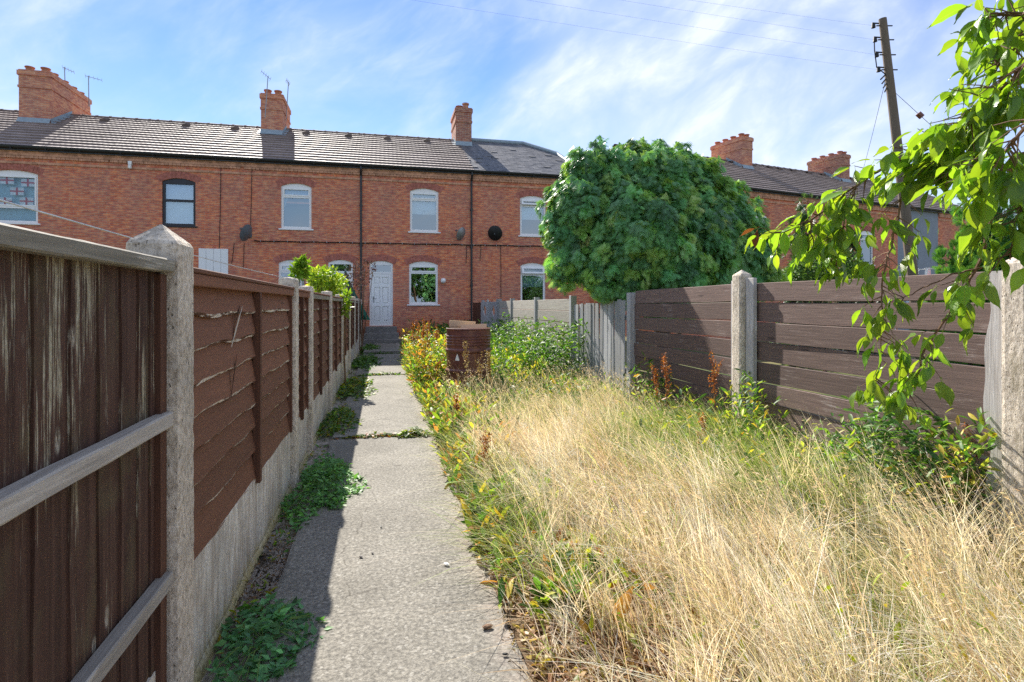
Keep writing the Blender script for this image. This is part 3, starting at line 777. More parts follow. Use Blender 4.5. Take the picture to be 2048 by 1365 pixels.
# -- the house at the end of the path
H, Wd = house_at(XB[4], XB[5], 'red brick house with white back door at the end of the path')
def win(house, X0, ul, ur, vt, vb, **k):
    xa, _ = fx(ul, vb, X0); xb, _ = fx(ur, vb, X0); uc = (ul + ur) / 2
    z1 = fx(uc, vt, X0)[1]; z0 = fx(uc, vb, X0)[1]
    return window(house, (xa + xb) / 2, z0, z1, xb - xa, **k)
holes = []
holes.append(win(H, XB[4], 820, 877, 377, 464, inside='upper'))
holes.append(win(H, XB[4], 818, 876, 523, 609))
xa, xb = fx(739, 650, XB[4])[0], fx(786, 650, XB[4])[0]
DZ = 0.62
holes.append(door(H, (xa + xb) / 2, DZ, fx(762, 522)[1], xb - xa))
shell(H, Wd, ZE, ZR, YR, holes, M['brick'])
rf, L0, dd, nn = tile_roof(H, Wd, ZE, ZR, YR, verge=0.05)
for x in (0.9, 2.5): vent(rf, x, L0, dd, nn)
gutter(H, Wd, ZE, OVER); dentils(H, Wd, ZE); downpipe(H, 0.0, ZE, OVER); downpipe(H, Wd - 0.03, ZE, OVER)
st = empty('door_steps', (XB[4] + (xa + xb) / 2, 19.9, 0), 0, 'grey concrete steps below the white back door', 'steps')
for k in range(3):
    m = MB(); m.box(-0.52 - .06 * (2 - k), 0.52 + .06 * (2 - k), -0.30 * (3 - k), -0.30 * (2 - k) + (0.09 if k == 2 else 0.0), 0.0, 0.20 * (k + 1) + 0.005, c=0.012)
    m.build('step', M['step'], st)

# -- the next house to the left
H, Wd = house_at(XB[3], XB[4], 'red brick house with curtained upper window behind the yellow-green bush')
holes = [win(H, XB[3], 562, 623, 367, 458, inside='curtain', top=0.30), win(H, XB[3], 557, 606, 520, 600, inside='curtain', top=0.30)]
xa, xb = fx(656, 650, XB[3])[0], fx(706, 650, XB[3])[0]
holes.append(door(H, (xa + xb) / 2, DZ, fx(680, 520)[1], xb - xa))
shell(H, Wd, ZE, ZR, YR, holes, M['brick'])
rf, L0, dd, nn = tile_roof(H, Wd, ZE, ZR, YR)
for x in (1.5, 3.1): vent(rf, x, L0, dd, nn)
gutter(H, Wd, ZE, OVER); dentils(H, Wd, ZE)
chimney(H, 0.30, 0.78, 1.75, 9.45, YR, ZR, [(fx_, fy, .20, .12) for fx_ in (-.24, .24) for fy in (.14, .38, .62, .86)], M['brick_orange'])
# -- black framed window
H, Wd = house_at(XB[2], XB[3], 'red brick house with black framed window above the fence post')
holes = [win(H, XB[2], 324, 391, 357, 452, style='black', inside='blind', top=0.47)]
xa, xb = fx(398, 560, XB[2])[0], fx(457, 560, XB[2])[0]; zt_ = fx(428, 498)[1]
for k in range(4):
    m = MB(); w_ = (xb - xa) / 4; m.box(xa + w_ * k + .004, xa + w_ * (k + 1) - .004, -.05, -.004, 1.0, zt_, c=.006); m.build('white_board', M['upvc'], H)
shell(H, Wd, ZE, ZR, YR, holes, M['brick'])
rf, L0, dd, nn = tile_roof(H, Wd, ZE, ZR, YR)
for x in (1.1, 2.8): vent(rf, x, L0, dd, nn)
gutter(H, Wd, ZE, OVER); dentils(H, Wd, ZE)
# -- flags in the window
H, Wd = house_at(XB[1], XB[2], 'red brick house with small red-cross flags in its white window')
holes = [win(H, XB[1], -28, 76, 340, 446, inside='teal', top=0.70)]
shell(H, Wd, ZE, ZR, YR, holes, M['brick'])
rf, L0, dd, nn = tile_roof(H, Wd, ZE, ZR, YR)
for x in (2.2,): vent(rf, x, L0, dd, nn)
gutter(H, Wd, ZE, OVER); dentils(H, Wd, ZE)
chimney(H, 0.42, 0.95, 2.7, 9.45, YR, ZR, [(fx_, fy, .16, .12) for fx_ in (-.26, .24) for fy in (.07, .25, .5, .72, .92)], M['brick_orange'])
# -- farthest left, only its roof is in view
H, Wd = house_at(XB[0], XB[1], 'leftmost house of the terrace, only its tiled roof in view')
shell(H, Wd, ZE, ZR, YR, [], M['brick'])
tile_roof(H, Wd, ZE, ZR, YR); gutter(H, Wd, ZE, OVER); dentils(H, Wd, ZE)

# -- slate roofed house
H, Wd = house_at(XB[5], XB[6], 'red brick house with grey slate roof beside the clipped conifer')
X5 = XB[5]
holes = [win(H, X5, 1040, 1092, 392, 472, inside='upper', vent_open=0.35, top=0.26), win(H, X5, 1041, 1091, 526, 606, inside='half', vent_open=0.30, top=0.30)]
ZRS = 8.40
shell(H, Wd, ZE, 7.0, YR, holes, M['brick'])
def xend(s): return np.interp(s, [0, 0.69, 1.0], [7.62 - X5, 7.2 - X5, 6.05 - X5])
m = MB(); NS = 13
P0 = Vector((0, -OVER, ZE - .02)); P1 = Vector((0, YR, ZRS)); dv = P1 - P0; nv = Vector((0, -dv.z, dv.y)).normalized()
for q in range(NS):
    a, b = P0 + dv * (q / NS), P0 + dv * ((q + 1) / NS)
    for back in (0, 1):
        yy = (lambda y: y) if not back else (lambda y: 2 * YR - y)
        m.face([(0, yy(a.y), a.z), (xend(q / NS), yy(a.y), a.z), (xend((q + 1) / NS), yy(b.y), b.z), (0, yy(b.y), b.z)])
    m.face([(xend(q / NS), a.y, a.z), (xend(q / NS), 2 * YR - a.y, a.z), (xend((q + 1) / NS), 2 * YR - b.y, b.z), (xend((q + 1) / NS), b.y, b.z)])
rf = m.build('roof', M['slate'], H)
for q in range(NS * 2):
    s0, s1 = q / NS / 2, (q + 1.08) / NS / 2
    a, b = P0 + dv * s0, P0 + dv * min(s1, 1.0)
    m = MB(); x = 0.0 if q % 2 else -0.13
    while x < xend(s0) - .02:
        xa_, xb_ = max(x, 0.0), min(x + .255, xend(s0))
        j = random.uniform(0, .005); lift = 0.016 + j + (0.02 if random.random() < .03 else 0)
        A = a + nv * lift; B = b + nv * (.006 + j); A2 = a + nv * .003
        m.face([(xa_ + .002, A.y, A.z), (xb_ - .002, A.y, A.z), (min(xb_ - .002, xend(s1)), B.y, B.z), (min(xa_ + .002, xend(s1)), B.y, B.z)])
        m.face([(xa_ + .002, A2.y, A2.z), (xb_ - .002, A2.y, A2.z), (xb_ - .002, A.y, A.z), (xa_ + .002, A.y, A.z)])
        x += .255
    m.build('slate_course', M['slate'], rf)['kind'] = 'stuff'
m = MB()
m.tube([(0, YR, ZRS + .03), (xend(1), YR, ZRS + .03)], 0.10, 10)
hp = [P0 + dv * s_ for s_ in (1.0, 0.69, 0.35, 0.0)]
m.tube([(xend(s_), p.y, p.z + .03) for s_, p in zip((1.0, .69, .35, .0), hp)], [.10, .09, .08, .08], 8)
m.build('ridge_tiles', M['lead'], rf)
gutter(H, Wd, ZE, OVER); dentils(H, Wd, ZE)
chimney(H, 0.16, 0.66, 1.5, 9.55, YR, ZR, [(-.22, .2, .13, .13), (.2, .25, .30, .12), (-.2, .75, .16, .12)], M['brick_dark'])

# -- the terrace beyond the conifer turns away by a few degrees
RZ = R(11.4); ROW0 = Vector((8.0, 19.24, 0)); RD = Vector((math.cos(RZ), math.sin(RZ), 0)); RNv = Vector((-math.sin(RZ), math.cos(RZ), 0))
ZE2 = 6.15; ZR2 = 8.55
RB = [3.1, 6.8, 10.5, 13.4, 16.9, 20.2, 24.0]
RL = ['brick house mostly hidden behind the clipped conifer', 'brick house just right of the clipped conifer crown', 'brick house behind the small spiky conifer',
      'brick house with a white arched window behind the cherry leaves', 'grey rendered house beyond the telegraph pole', 'brick house at the right end beside the tall dark conifer']
for i in range(6):
    o0 = ROW0 + RD * RB[i]
    h = empty('terraced_house', o0, RZ, RL[i], 'house', 'houses of the far brick terrace')
    Wd = RB[i + 1] - RB[i]; holes = []
    if i == 1: holes.append(window(h, 0.85, 4.1, 5.2, 0.9))
    if i == 3:
        holes.append(window(h, 1.2, 3.25, 4.85, 0.95)); holes.append(door(h, 2.5, 0.6, 2.7, 0.95))
    if i == 4: holes.append(window(h, 1.15, 3.1, 4.5, 0.95)); holes.append(window(h, 1.2, 0.9, 2.3, 1.0))
    if i in (0, 2, 5): holes.append(window(h, Wd * .62, 3.3, 4.9, 0.95))
    shell(h, Wd, ZE2, ZR2, YR, holes, M['render_grey'] if i == 4 else M['brick'])
    rf, L0, dd, nn = tile_roof(h, Wd, ZE2, ZR2, YR)
    for x in (0.7, 1.9, 3.0): vent(rf, min(x, Wd - .3), L0, dd, nn, 0.9)
    gutter(h, Wd, ZE2, OVER)
    if i != 4: dentils(h, Wd, ZE2)
    if i == 1: chimney(h, Wd - .35, 0.70, 2.0, 9.55, YR, ZR2, [(fx_, fy, .17, .12) for fx_ in (-.24, .24) for fy in (.1, .36, .62, .88)], M['brick_orange'])
    if i == 4: chimney(h, 0.45, 0.70, 2.0, 9.5, YR, ZR2, [(fx_, fy, .17, .12) for fx_ in (-.24, .24) for fy in (.1, .36, .62, .88)], M['brick_dark'])

# ------------------------------------------------------------------ things on the houses
def tv_aerial(u_base, v_base, u_top, v_top, Y, label, boom=(-0.5, -0.25), n=5):
    a = on_y(u_base, v_base, Y); b = on_y(u_top, v_top, Y)
    e = empty('television_aerial', a, 0, label, 'aerial', 'aerials on the chimneys')
    d = b - a
    m = MB(); m.tube([(0, 0, 0), d], 0.017, 6); m.build('mast', M['metal_grey'], e)
    m = MB(); bx_, bz_ = boom
    p0, p1 = d + Vector((-bx_ * .3, 0, -bz_ * .3 - .02)), d + Vector((bx_, 0.25, bz_ - .02))
    m.tube([p0, p1], 0.010, 5)
    for k in range(n):
        c_ = p0.lerp(p1, k / (n - 1)); m.tube([c_ + Vector((0.05, -.14, 0.02)), c_ + Vector((-.05, .14, -.02))], 0.006, 4)
    m.build('antenna', M['metal_grey'], e)
tv_aerial(530, 236, 536, 153, 22.95, 'aerial on front of the middle chimney with a raised boom', (-.28, .28))
tv_aerial(572, 242, 577, 165, 23.6, 'aerial on right side of the middle chimney', (-.12, .2))
tv_aerial(178, 214, 177, 152, 24.8, 'aerial behind the big left chimney', (.35, -.03))
tv_aerial(131, 190, 129, 135, 24.6, 'aerial above the pots of the big left chimney', (.2, -.05))
def dish(u, v, label, mat, size=0.30, yaw=0.7, Y=20.0):
    p = on_y(u, v, Y)
    e = empty('satellite_dish', p, 0, label, 'satellite dish', 'satellite dishes on the wall')
    Mx = Matrix.Rotation(yaw, 4, 'Z') @ Matrix.Rotation(R(-68), 4, 'X')
    rows = []
    for k in range(7):
        r_ = size * k / 6
        rows.append([Vector((r_ * math.cos(q), r_ * 1.08 * math.sin(q), 0.07 * (k / 6) ** 2)) for q in [2 * math.pi * j / 18 for j in range(19)]])
    off = Vector((0, -0.34, 0))
    m = MB(); m.grid([[Mx @ p_ + off for p_ in r_] for r_ in rows]); m.grid([[Mx @ (p_ - Vector((0, 0, .008))) + off for p_ in r_] for r_ in rows]); m.build('reflector', mat, e, True)
    m = MB(); m.tube([(0, -.004, 0), (0, -0.15, -.02), off + Mx @ Vector((0, 0, -.01))], 0.022, 6); m.box(-.06, .06, -.02, -.002, -.09, .09); m.build('bracket', M['dish_grey'], e)
    m = MB(); tip = off + Mx @ Vector((0, -.05, .30)); m.tube([off + Mx @ Vector((0, -size, .03)), tip], .010, 5); m.tube([tip, tip + Vector((0, .06, .02))], .03, 8); m.build('receiver_arm', M['dish_grey'], e)
dish(500, 470, 'dark satellite dish left of the curtained upper window', M['dish_grey'], .27, 1.15)
dish(922, 472, 'grey satellite dish left of the right downpipe', M['metal_grey'], .23, 0.8)
dish(986, 470, 'black satellite dish right of the downpipe, under the slate roof', M['cable'], .26, -0.35)
p = on_y(262, 330, 20.0)
e = empty('security_lamp', p, 0, 'small white security lamp under the eaves by the black window', 'lamp')
m = MB(); m.box(-.05, .05, -.10, -.004, -.02, .10, c=.01); m.build('housing', M['upvc'], e); m = MB(); m.lathe([(.0, -.16), (.05, -.13), (.055, -.05), (.03, -.02)], (0, -.09, 0), 12); m.build('sensor', M['upvc'], e)
p = on_y(886, 562, 20.0)
e = empty('bulkhead_lamp', p, 0, 'round white lamp on the wall right of the ground-floor window', 'lamp')
m = MB(); m.box(-.07, .07, -.03, -.004, -.07, .07, c=.008); m.build('back_plate', M['upvc'], e)
m = MB(); m.lathe([(.0, -.09), (.07, -.07), (.095, 0), (.07, .07), (0, .09)], (0, -.09, 0), 16); m.build('globe', M['upvc'], e, True)

pa, pb = on_y(508, 482, 20.0), on_y(1092, 493, 20.0)
m = MB(); n = 60
m.tube([Vector((pa.x + (pb.x - pa.x) * k / n, 19.965, pa.z + (pb.z - pa.z) * k / n - 0.015 * abs(math.sin(k * .55)))) for k in range(n + 1)], 0.019, 6)
o = m.build('wall_cable', M['cable']); setp(o, 'thick black cable clipped across the terrace wall between the floors', 'cable')
for k in range(24):
    x = pa.x + (pb.x - pa.x) * (k + .5) / 24; z = pa.z + (pb.z - pa.z) * (k + .5) / 24
    m = MB(); m.box(x - .009, x + .009, 19.935, 19.995, z - .032, z + .022); c_ = m.build('clip', M['metal_grey'], o)
for (u0, v0, u1, v1, lab) in ((442, 322, 438, 510, 'thin cable running down the wall beside the black window'), (504, 325, 500, 478, 'thin cable from the eaves down to the left satellite dish'),
                              (468, 487, 463, 528, 'short cable hanging below the black wall cable on the left'), (488, 487, 486, 535, 'second short cable under the left satellite dish'),
                              (933, 490, 932, 528, 'short looped cable left of the right downpipe'), (962, 490, 960, 522, 'short cable with junction right of the right downpipe'), (1001, 490, 1002, 600, 'thin cable running down the wall of the slate-roofed house')):
    a, b = on_y(u0, v0, 19.98), on_y(u1, v1, 19.98)
    m = MB(); m.tube([a, a.lerp(b, .5) + Vector((.01, 0, 0)), b], 0.010, 5); setp(m.build('wall_wire', M['cable']), lab, 'cable', 'thin wires on the terrace wall')

# flags inside the left window
for k, (u, v) in enumerate(((14, 361), (56, 366), (34, 383), (10, 403), (53, 403))):
    p = on_y(u, v, 20.105)
    e = empty('flag', p, 0, ['top left', 'top right', 'middle', 'bottom left', 'bottom right'][k] + ' small white flag with red cross in the left window', 'flag', 'flags in the left window')
    m = MB(); m.box(-.18, .18, 0, .004, -.115, .115); m.build('cloth', M['white_cloth'], e)
    m = MB(); m.box(-.18, .18, -.006, -.003, -.022, .022); m.box(-.025, .025, -.009, -.0065, -.115, .115); m.build('cross', M['flag_red'], e)

# ------------------------------------------------------------------ left fence
FX = -0.60
lf = empty('panel_fence', (0, 0, 0), 0, 'brown panel fence with concrete posts and gravel boards left of the path', 'fence')
def rough_post(x0, x1, y0, y1, zt, peak, mat, parent, rnd=0.0035, n=44):
    """concrete post with slightly uneven faces and a low pyramid top"""
    m = MB(); rows = []; per = []
    ks = 6
    for (xa, ya), (xb, yb) in (((x0, y0), (x1, y0)), ((x1, y0), (x1, y1)), ((x1, y1), (x0, y1)), ((x0, y1), (x0, y0))):
        for k in range(ks): per.append((xa + (xb - xa) * k / ks, ya + (yb - ya) * k / ks))
    cx, cy = (x0 + x1) / 2, (y0 + y1) / 2
    for i in range(n + 1):
        z = -0.1 + (zt + 0.1) * i / n; r_ = []
        for (x, y) in per:
            corner = 0.93 if (abs(x - x0) < 1e-6 or abs(x - x1) < 1e-6) and (abs(y - y0) < 1e-6 or abs(y - y1) < 1e-6) else 1.0
            r_.append((cx + (x - cx) * corner + random.uniform(-rnd, rnd), cy + (y - cy) * corner + random.uniform(-rnd, rnd), z))
        r_.append(r_[0]); rows.append(r_)
    for f, h in ((0.90, 0.012), (0.35, peak * .72), (0.06, peak)):
        last = rows[n]; rows.append([(cx + (q[0] - cx) * f, cy + (q[1] - cy) * f, zt + h + random.uniform(-.002, .002)) for q in last[:-1]]); rows[-1].append(rows[-1][0])
    m.grid(rows); m.face(rows[-1][:-1])
    return m.build('post', mat, parent)
POSTS = [1.89, 4.30, 5.22, 7.2, 9.3, 11.4, 13.5, 15.6, 17.7]
zts = [1.535, 1.53, 1.50, 1.50, 1.50, 1.50, 1.52, 1.50, 1.50]
for y, zt in zip(POSTS, zts):
    rough_post(FX - (0.15 if y < 2 else 0.125), FX, y, y + (0.16 if y < 2 else 0.13), zt, 0.065 if y < 2 else 0.022, M['post'], lf, 0.0018 if y < 5 else 0.001, 60 if y < 5 else 12)
# near panel of upright feather-edge boards
pn = MB(); pn.box(-0.688, -0.668, 0.05, 1.91, 0.28, 1.44)
near = pn.build('panel', M['feather_z'], lf)
y = 1.885; k = 0
edges = [1.905, 1.815, 1.735, 1.63, 1.515, 1.39, 1.26, 1.13, 1.0, 0.87, 0.74, 0.61, 0.48, 0.35, 0.22, 0.09]
for ya, yb in zip(edges[1:], edges[:-1]):
    m = MB(); rows = []
    for i in range(16):
        z = 0.22 + (1.455 - .22) * i / 15; w_ = 0.0025 * math.sin(i * 1.3 + k * 2.1)
        rows.append([(-0.664, ya - 0.008 + w_, z), (-0.6475 + .001 * math.sin(i + k), ya - 0.007 + w_, z), (-0.6485, ya + .03, z), (-0.6535, yb - .004 + w_, z), (-0.664, yb - .004 + w_, z)])
    m.grid(rows); m.build('board', M['feather_z'], near); k += 1
for (za, zb, x0_, x1_, mt) in ((1.446, 1.485, -0.645, -0.608, 'toprail_y'), (0.985, 1.03, -0.645, -0.610, 'rail_y'), (0.505, 0.55, -0.645, -0.610, 'rail_y'), (1.462, 1.497, -0.75, -0.70, 'toprail_y'), (1.456, 1.476, -0.70, -0.65, 'toprail_y')):
    m = MB(); rows = []; nn_ = 24
    for i in range(nn_ + 1):
        y = 0.05 + (1.878 - .05) * i / nn_; a = .0007 * math.sin(i * 1.1 + za * 9) + random.uniform(-.0006, .0006)
        ch_ = 0.004
        rows.append([(x0_, y, za), (x1_ - ch_, y, za + a), (x1_ + a, y, za + ch_), (x1_ + a, y, zb - ch_), (x1_ - ch_, y, zb + a), (x0_, y, zb + a), (x0_, y, za)])
    m.grid(rows); m.face(rows[-1][:-1]); m.face(rows[0][:-1]); m.build('rail', M[mt], near)
m = MB(); m.box(-0.668, -0.632, 1.838, 1.886, 0.2, 1.44); m.build('rail', M['brown_z'], near)
m = MB(); m.box(-0.69, -0.645, 0.05, 1.885, -0.05, 0.28); m.build('gravel_board', M['gravel'], lf)

def lap_panel(ya, yb, ztop, zbot, parent, nb=8, seed=0, detail=24, battens=1):
    rd = random.Random(seed)
    pnl = bpy.data.objects.new('panel', None); COL.objects.link(pnl); pnl.parent = parent
    for y_ in (ya, yb - .042):
        fr = MB(); fr.box(-0.655, -0.628, y_, y_ + .042, zbot - .03, ztop - .055); fr.build('stile', M['brown_z'], pnl)
    m = MB(); m.box(-.695, -.679, ya, yb, zbot - .02, ztop - .03); m.build('light_block', M['brown_z'], pnl)  # unseen sheet added behind the boards to stop sunlight leaking through the gaps
    bh = (ztop - .04 - zbot) / nb
    for i in range(nb):
        z0, z1 = zbot + bh * i - (.03 if i == 0 else 0), zbot + bh * (i + 1) + .046
        m = MB(); f_ = []; bk = []; ph = rd.uniform(0, 9); am = rd.uniform(.001, .004)
        for k in range(detail + 1):
            y = ya + .004 + (yb - ya - .008) * k / detail
            w_ = am * math.sin(y * 3.3 + ph) + .004 * math.sin(y * 11 + ph * 2) + rd.uniform(-.003, .003)
            f_.append([(-0.670, y, z1), (-0.655, y, (z0 + z1) / 2), (-0.640, y, z0 + .009 + w_)])
            bk.append([(-0.640, y, z0 + .009 + w_), (-0.648, y, z0 + w_ - .006 * max(0, math.sin(y * 5 + ph)) - .001)])
        m.grid(f_, 0); m.grid(bk, 1); m.grid([[(-0.648, r_[1][1], r_[1][2]), (-0.676, r_[1][1], z1)] for r_ in bk], 0)
        m.build('board', [M['brown_y'], M['peel']], pnl)
    for q in range(battens):
        yc = ya + (yb - ya) * (q + 1) / (battens + 1)
        m = MB(); m.box(-0.655, -0.618, yc - .021, yc + .021, zbot - .05, ztop - .055, c=.003); m.build('batten', M['brown_z'], pnl)
    m = MB(); m.box(-0.660, -0.618, ya, yb, ztop - .055, ztop - .012, c=.003); m.build('rail', M['toprail_y'] if seed > 1 else M['brown_y'], pnl)
    m = MB(); m.box(-0.700, -0.612, ya, yb, ztop - .011, ztop + .006, c=.003); m.build('cap', M['brown_y'], pnl)
    m = MB(); rows = []
    for k in range(19):
        y = ya + (yb - ya) * k / 18; a = rd.uniform(-.002, .002)
        rows.append([(-0.642, y, -.05), (-0.640 + a, y, 0.2), (-0.640 + a, y, zbot - .018), (-0.652, y, zbot - .004), (-0.69, y, zbot - .003)])
    m.grid(rows); gb = m.build('gravel_board', M['gravel'], parent)
    m = MB(); m.grid([[(-.6395, y, .062 + .006 * math.sin(y * 9 + seed) + random.uniform(-.006, .006)), (-.633, y, .045 + random.uniform(-.004, .004)), (-.624 + random.uniform(-.004, .004), y, .0)] for y in [ya + (yb - ya) * k / 24 for k in range(25)]]); m.build('mossy_foot', M['gravel'], gb)
    return pnl
for i, ya in enumerate(POSTS):
    yb = POSTS[i + 1] if i + 1 < len(POSTS) else 19.85
    pnl = lap_panel(ya + (0.15 if i == 0 else 0.12), yb + .01, 1.47 - .004 * i, 0.47 + (0.0 if i < 2 else 0.03 * math.sin(i * 2)), lf, 8, i, 30 if i == 0 else 10, 1 if yb - ya < 2.5 else 1)
    if i == 0:   # split, flaking board near the top of this panel
        for (pa_, pb_, wd_, mt) in (((2.66, 1.165), (2.86, 1.345), .017, 'raw'), ((2.735, 1.27), (2.815, 1.35), .012, 'crack'), ((2.655, .95), (2.755, 1.13), .013, 'crack')):
            m = MB(); rd = random.Random(int(pa_[0] * 1000)); rows = []
            for k in range(13):
                q = k / 12; y_ = pa_[0] + (pb_[0] - pa_[0]) * q; z_ = pa_[1] + (pb_[1] - pa_[1]) * q
                h_ = wd_ * math.sin(math.pi * min(1, q + .04)) ** .7 * rd.uniform(.45, 1.0)
                rows.append([(-.6385, y_ - h_ * .6, z_ + h_ * .4), (-.6365 if mt == 'raw' else -.637, y_, z_), (-.6385, y_ + h_ * .6, z_ - h_ * .4)])
            m.grid(rows); m.build('splinter', M[mt], pnl)

# ------------------------------------------------------------------ right fences
RX = 3.05
rfence = empty('plank_fence', (0, 0, 0), 0, 'dark plank fence with concrete posts on the right of the garden', 'fence')
def plank_bay(ya, yb, nb, ztop, zbot, parent, seed, drop=0.0):
    rd = random.Random(seed); bh = (ztop - zbot) / nb
    for i in range(nb):
        t_ = rd.uniform(-.012, .012)
        m = MB(); rows = []
        gap = rd.uniform(.002, .012)
        for k in range(13):
            y = ya + (yb - ya) * k / 12
            w_ = .003 * math.sin(y * 4 + seed + i); tl = t_ * (k / 12 - .5) * 1.2 + drop * (1 - k / 12)
            z0, z1 = zbot + bh * i + gap + w_ + tl, zbot + bh * (i + 1) - gap * .3 + w_ * .6 + tl
            x = RX + .01 * math.sin(i * 2.4 + seed) * (k / 12)
            rows.append([(x + .024, y, z0), (x, y, z0 + .003), (x, y, z1 - .003), (x + .003, y, z1), (x + .024, y, z1), (x + .024, y, z0)])
        m.grid(rows); m.face(rows[0][:-1]); m.face(rows[-1][:-1])
        m.build('plank', M['plank_y'], parent)
def right_post(u0, u1, zt):
    yv = on_x(u1, 600, RX - .06).y; yw = on_x(u0, 600, RX - .06).y
    return yv
rough_post(RX - .085, RX + .03, 4.22, 4.345, 1.60, .05, M['post'], rfence, .0008, 24)
m = MB(); m.box(RX - .045, RX - .012, 4.105, 4.205, .03, 1.575, c=.003); m.build('batten', M['batten_white'], rfence)
m = MB(); m.box(RX - .045, RX - .012, 4.36, 4.41, .03, 1.56, c=.003); m.build('batten', M['batten_white'], rfence)
rough_post(RX - .085, RX + .03, 2.035, 2.16, 1.55, .05, M['post'], rfence, .0008, 24)
rows = []
m = MB()
for i in range(31):
    z = .02 + 1.5 * i / 30; e_ = 2.262 + .014 * math.sin(i * .42) + .009 * math.sin(i * .9)
    rows.append([(RX - .012, e_, z), (RX - .042, e_ - .004, z), (RX - .045, 2.172, z), (RX - .012, 2.170, z)])
m.grid(rows); m.face(rows[-1]); m.build('batten', M['batten_white'], rfence)
m = MB(); m.box(RX - .06, RX + .05, 6.45, 6.56, -.05, 1.50, c=.004); m.build('post', M['greyboard_z'], rfence)
plank_bay(2.17, 4.22, 9, 1.53, 0.06, rfence, 3, -0.005)
plank_bay(4.34, 6.45, 9, 1.53, 0.06, rfence, 8, 0.0)
plank_bay(0.1, 2.03, 9, 1.50, 0.06, rfence, 11, 0.0)

gf = empty('upright_board_fence', (0, 0, 0), 0, 'leaning grey fence of upright boards below the conifer', 'fence')
y = 6.58; i = 0
m = MB(); m.box(RX + .03, RX + .06, 6.56, 8.75, 1.15, 1.22); m.build('rail', M['greyboard_z'], gf)
m = MB(); m.box(RX + .03, RX + .06, 6.56, 8.75, .45, .52); m.build('rail', M['greyboard_z'], gf)
while y < 8.7:
    w_ = random.uniform(.085, .11); m = MB(); ln = random.uniform(-.025, .025)
    zt = 1.42 - .035 * (y - 6.6) + random.uniform(-.012, .012)
    x = RX + random.uniform(-.006, .012)
    rows = [[(x + .016, y + q * ln, z), (x, y + q * ln, z), (x, y + w_ + q * ln, z), (x + .016, y + w_ + q * ln, z), (x + .016, y + q * ln, z)] for q, z in ((0, 0.0), (.5, zt / 2), (1, zt))]
    m.grid(rows); m.face(rows[-1][:-1])
    if i != 1: m.build('board', M['greyboard_z'], gf)
    y += w_ + random.uniform(.004, .02); i += 1

pf = empty('board_fence', (0, 0, 0), 0, 'pale grey fence of horizontal boards beyond the brambles', 'fence')
for (ya, yb) in ((8.9, 11.0), (11.1, 13.2), (13.3, 14.7)):
    for k in range(7):
        m = MB(); z0 = .05 + .2 * k; m.box(RX - .004 * (k % 2), RX + .02, ya, yb, z0 + .004, z0 + .196, c=.003); m.build('board', M['paleboard_y'], pf)
for y in (8.78, 11.0, 13.2, 14.72):
    m = MB(); m.box(RX - .03, RX + .07, y + .005, y + .095, -.05, 1.5, c=.004); m.build('post', M['greyboard_z'], pf)
pp = empty('broken_panel', (0, 0, 0), 0, 'weathered grey fence panel with two broken holes near the house', 'fence')
for k, (ya, yb) in enumerate(((14.85, 16.2), (16.25, 17.6))):
    m = MB(); yc, zc = (ya + yb) / 2, 1.18
    hole = [(yc + .22 * math.cos(q) * random.uniform(.7, 1.1), zc + .17 * math.sin(q) * random.uniform(.7, 1.1)) for q in [2 * math.pi * j / 11 for j in range(11)]]
    m.prism(rect(ya, yb, 0, 1.44), [hole], 0, .02)
    o = m.build('panel', M['greyboard_z'], pp); o.rotation_euler = (0, 0, R(90)); o.location = (RX + .02, 0, 0)
    m = MB(); m.box(RX - .05, RX - .004, ya - .04, ya + .04, 0, 1.5, c=.003); m.build('batten', M['greyboard_z'], pp)
dpf = empty('short_fence', (0, 0, 0), 0, 'short dark brown fence against the slate-roofed house', 'fence')
m = MB(); m.box(RX + .08, RX + .1, 17.7, 19.7, 0, 1.42); m.build('panel', M['brown_z'], dpf); m = MB(); m.box(RX + .04, RX + .12, 17.6, 17.695, 0, 1.5); m.build('post', M['greyboard_z'], dpf)

# ------------------------------------------------------------------ oil drum
dp = at(937, 782, 7.9); bz = bed_h(dp.x, dp.y)
dz0 = 0.14
e = empty('oil_drum', (dp.x, dp.y, dz0), 0, 'rusty brown steel drum standing in the weeds', 'drum')
rr = 0.305; prof = [(rr - .02, 0), (rr, 0), (rr + .008, .012), (rr, .03)]
for zc in (.30, .58): prof += [(rr, zc - .035), (rr + .018, zc - .012), (rr + .018, zc + .012), (rr, zc + .035)]
for zc in (.66, .70, .74, .78): prof += [(rr, zc - .012), (rr + .011, zc), (rr, zc + .012)]
prof += [(rr, .86), (rr + .010, .868), (rr + .010, .884), (rr - .004, .886), (rr - .008, .86), (rr - .010, .05)]
m = MB(); m.lathe(prof, (0, 0, 0), 40); m.build('body', M['drum'], e, False)
m = MB(); m.lathe([(0, .04), (rr - .01, .04)], (0, 0, 0), 24); m.build('base', M['drum'], e)
def on_drum(a, z, r_=rr + .0035): return (r_ * math.cos(a), r_ * math.sin(a), z)
aa = math.atan2(-dp.y, -dp.x)
m = MB(); m.face([on_drum(aa - .62, .455), on_drum(aa - .42, .45), on_drum(aa - .42, .475), on_drum(aa - .52, .55), on_drum(aa - .60, .48)]); m.build('label_remnant', M['upvc'], e)
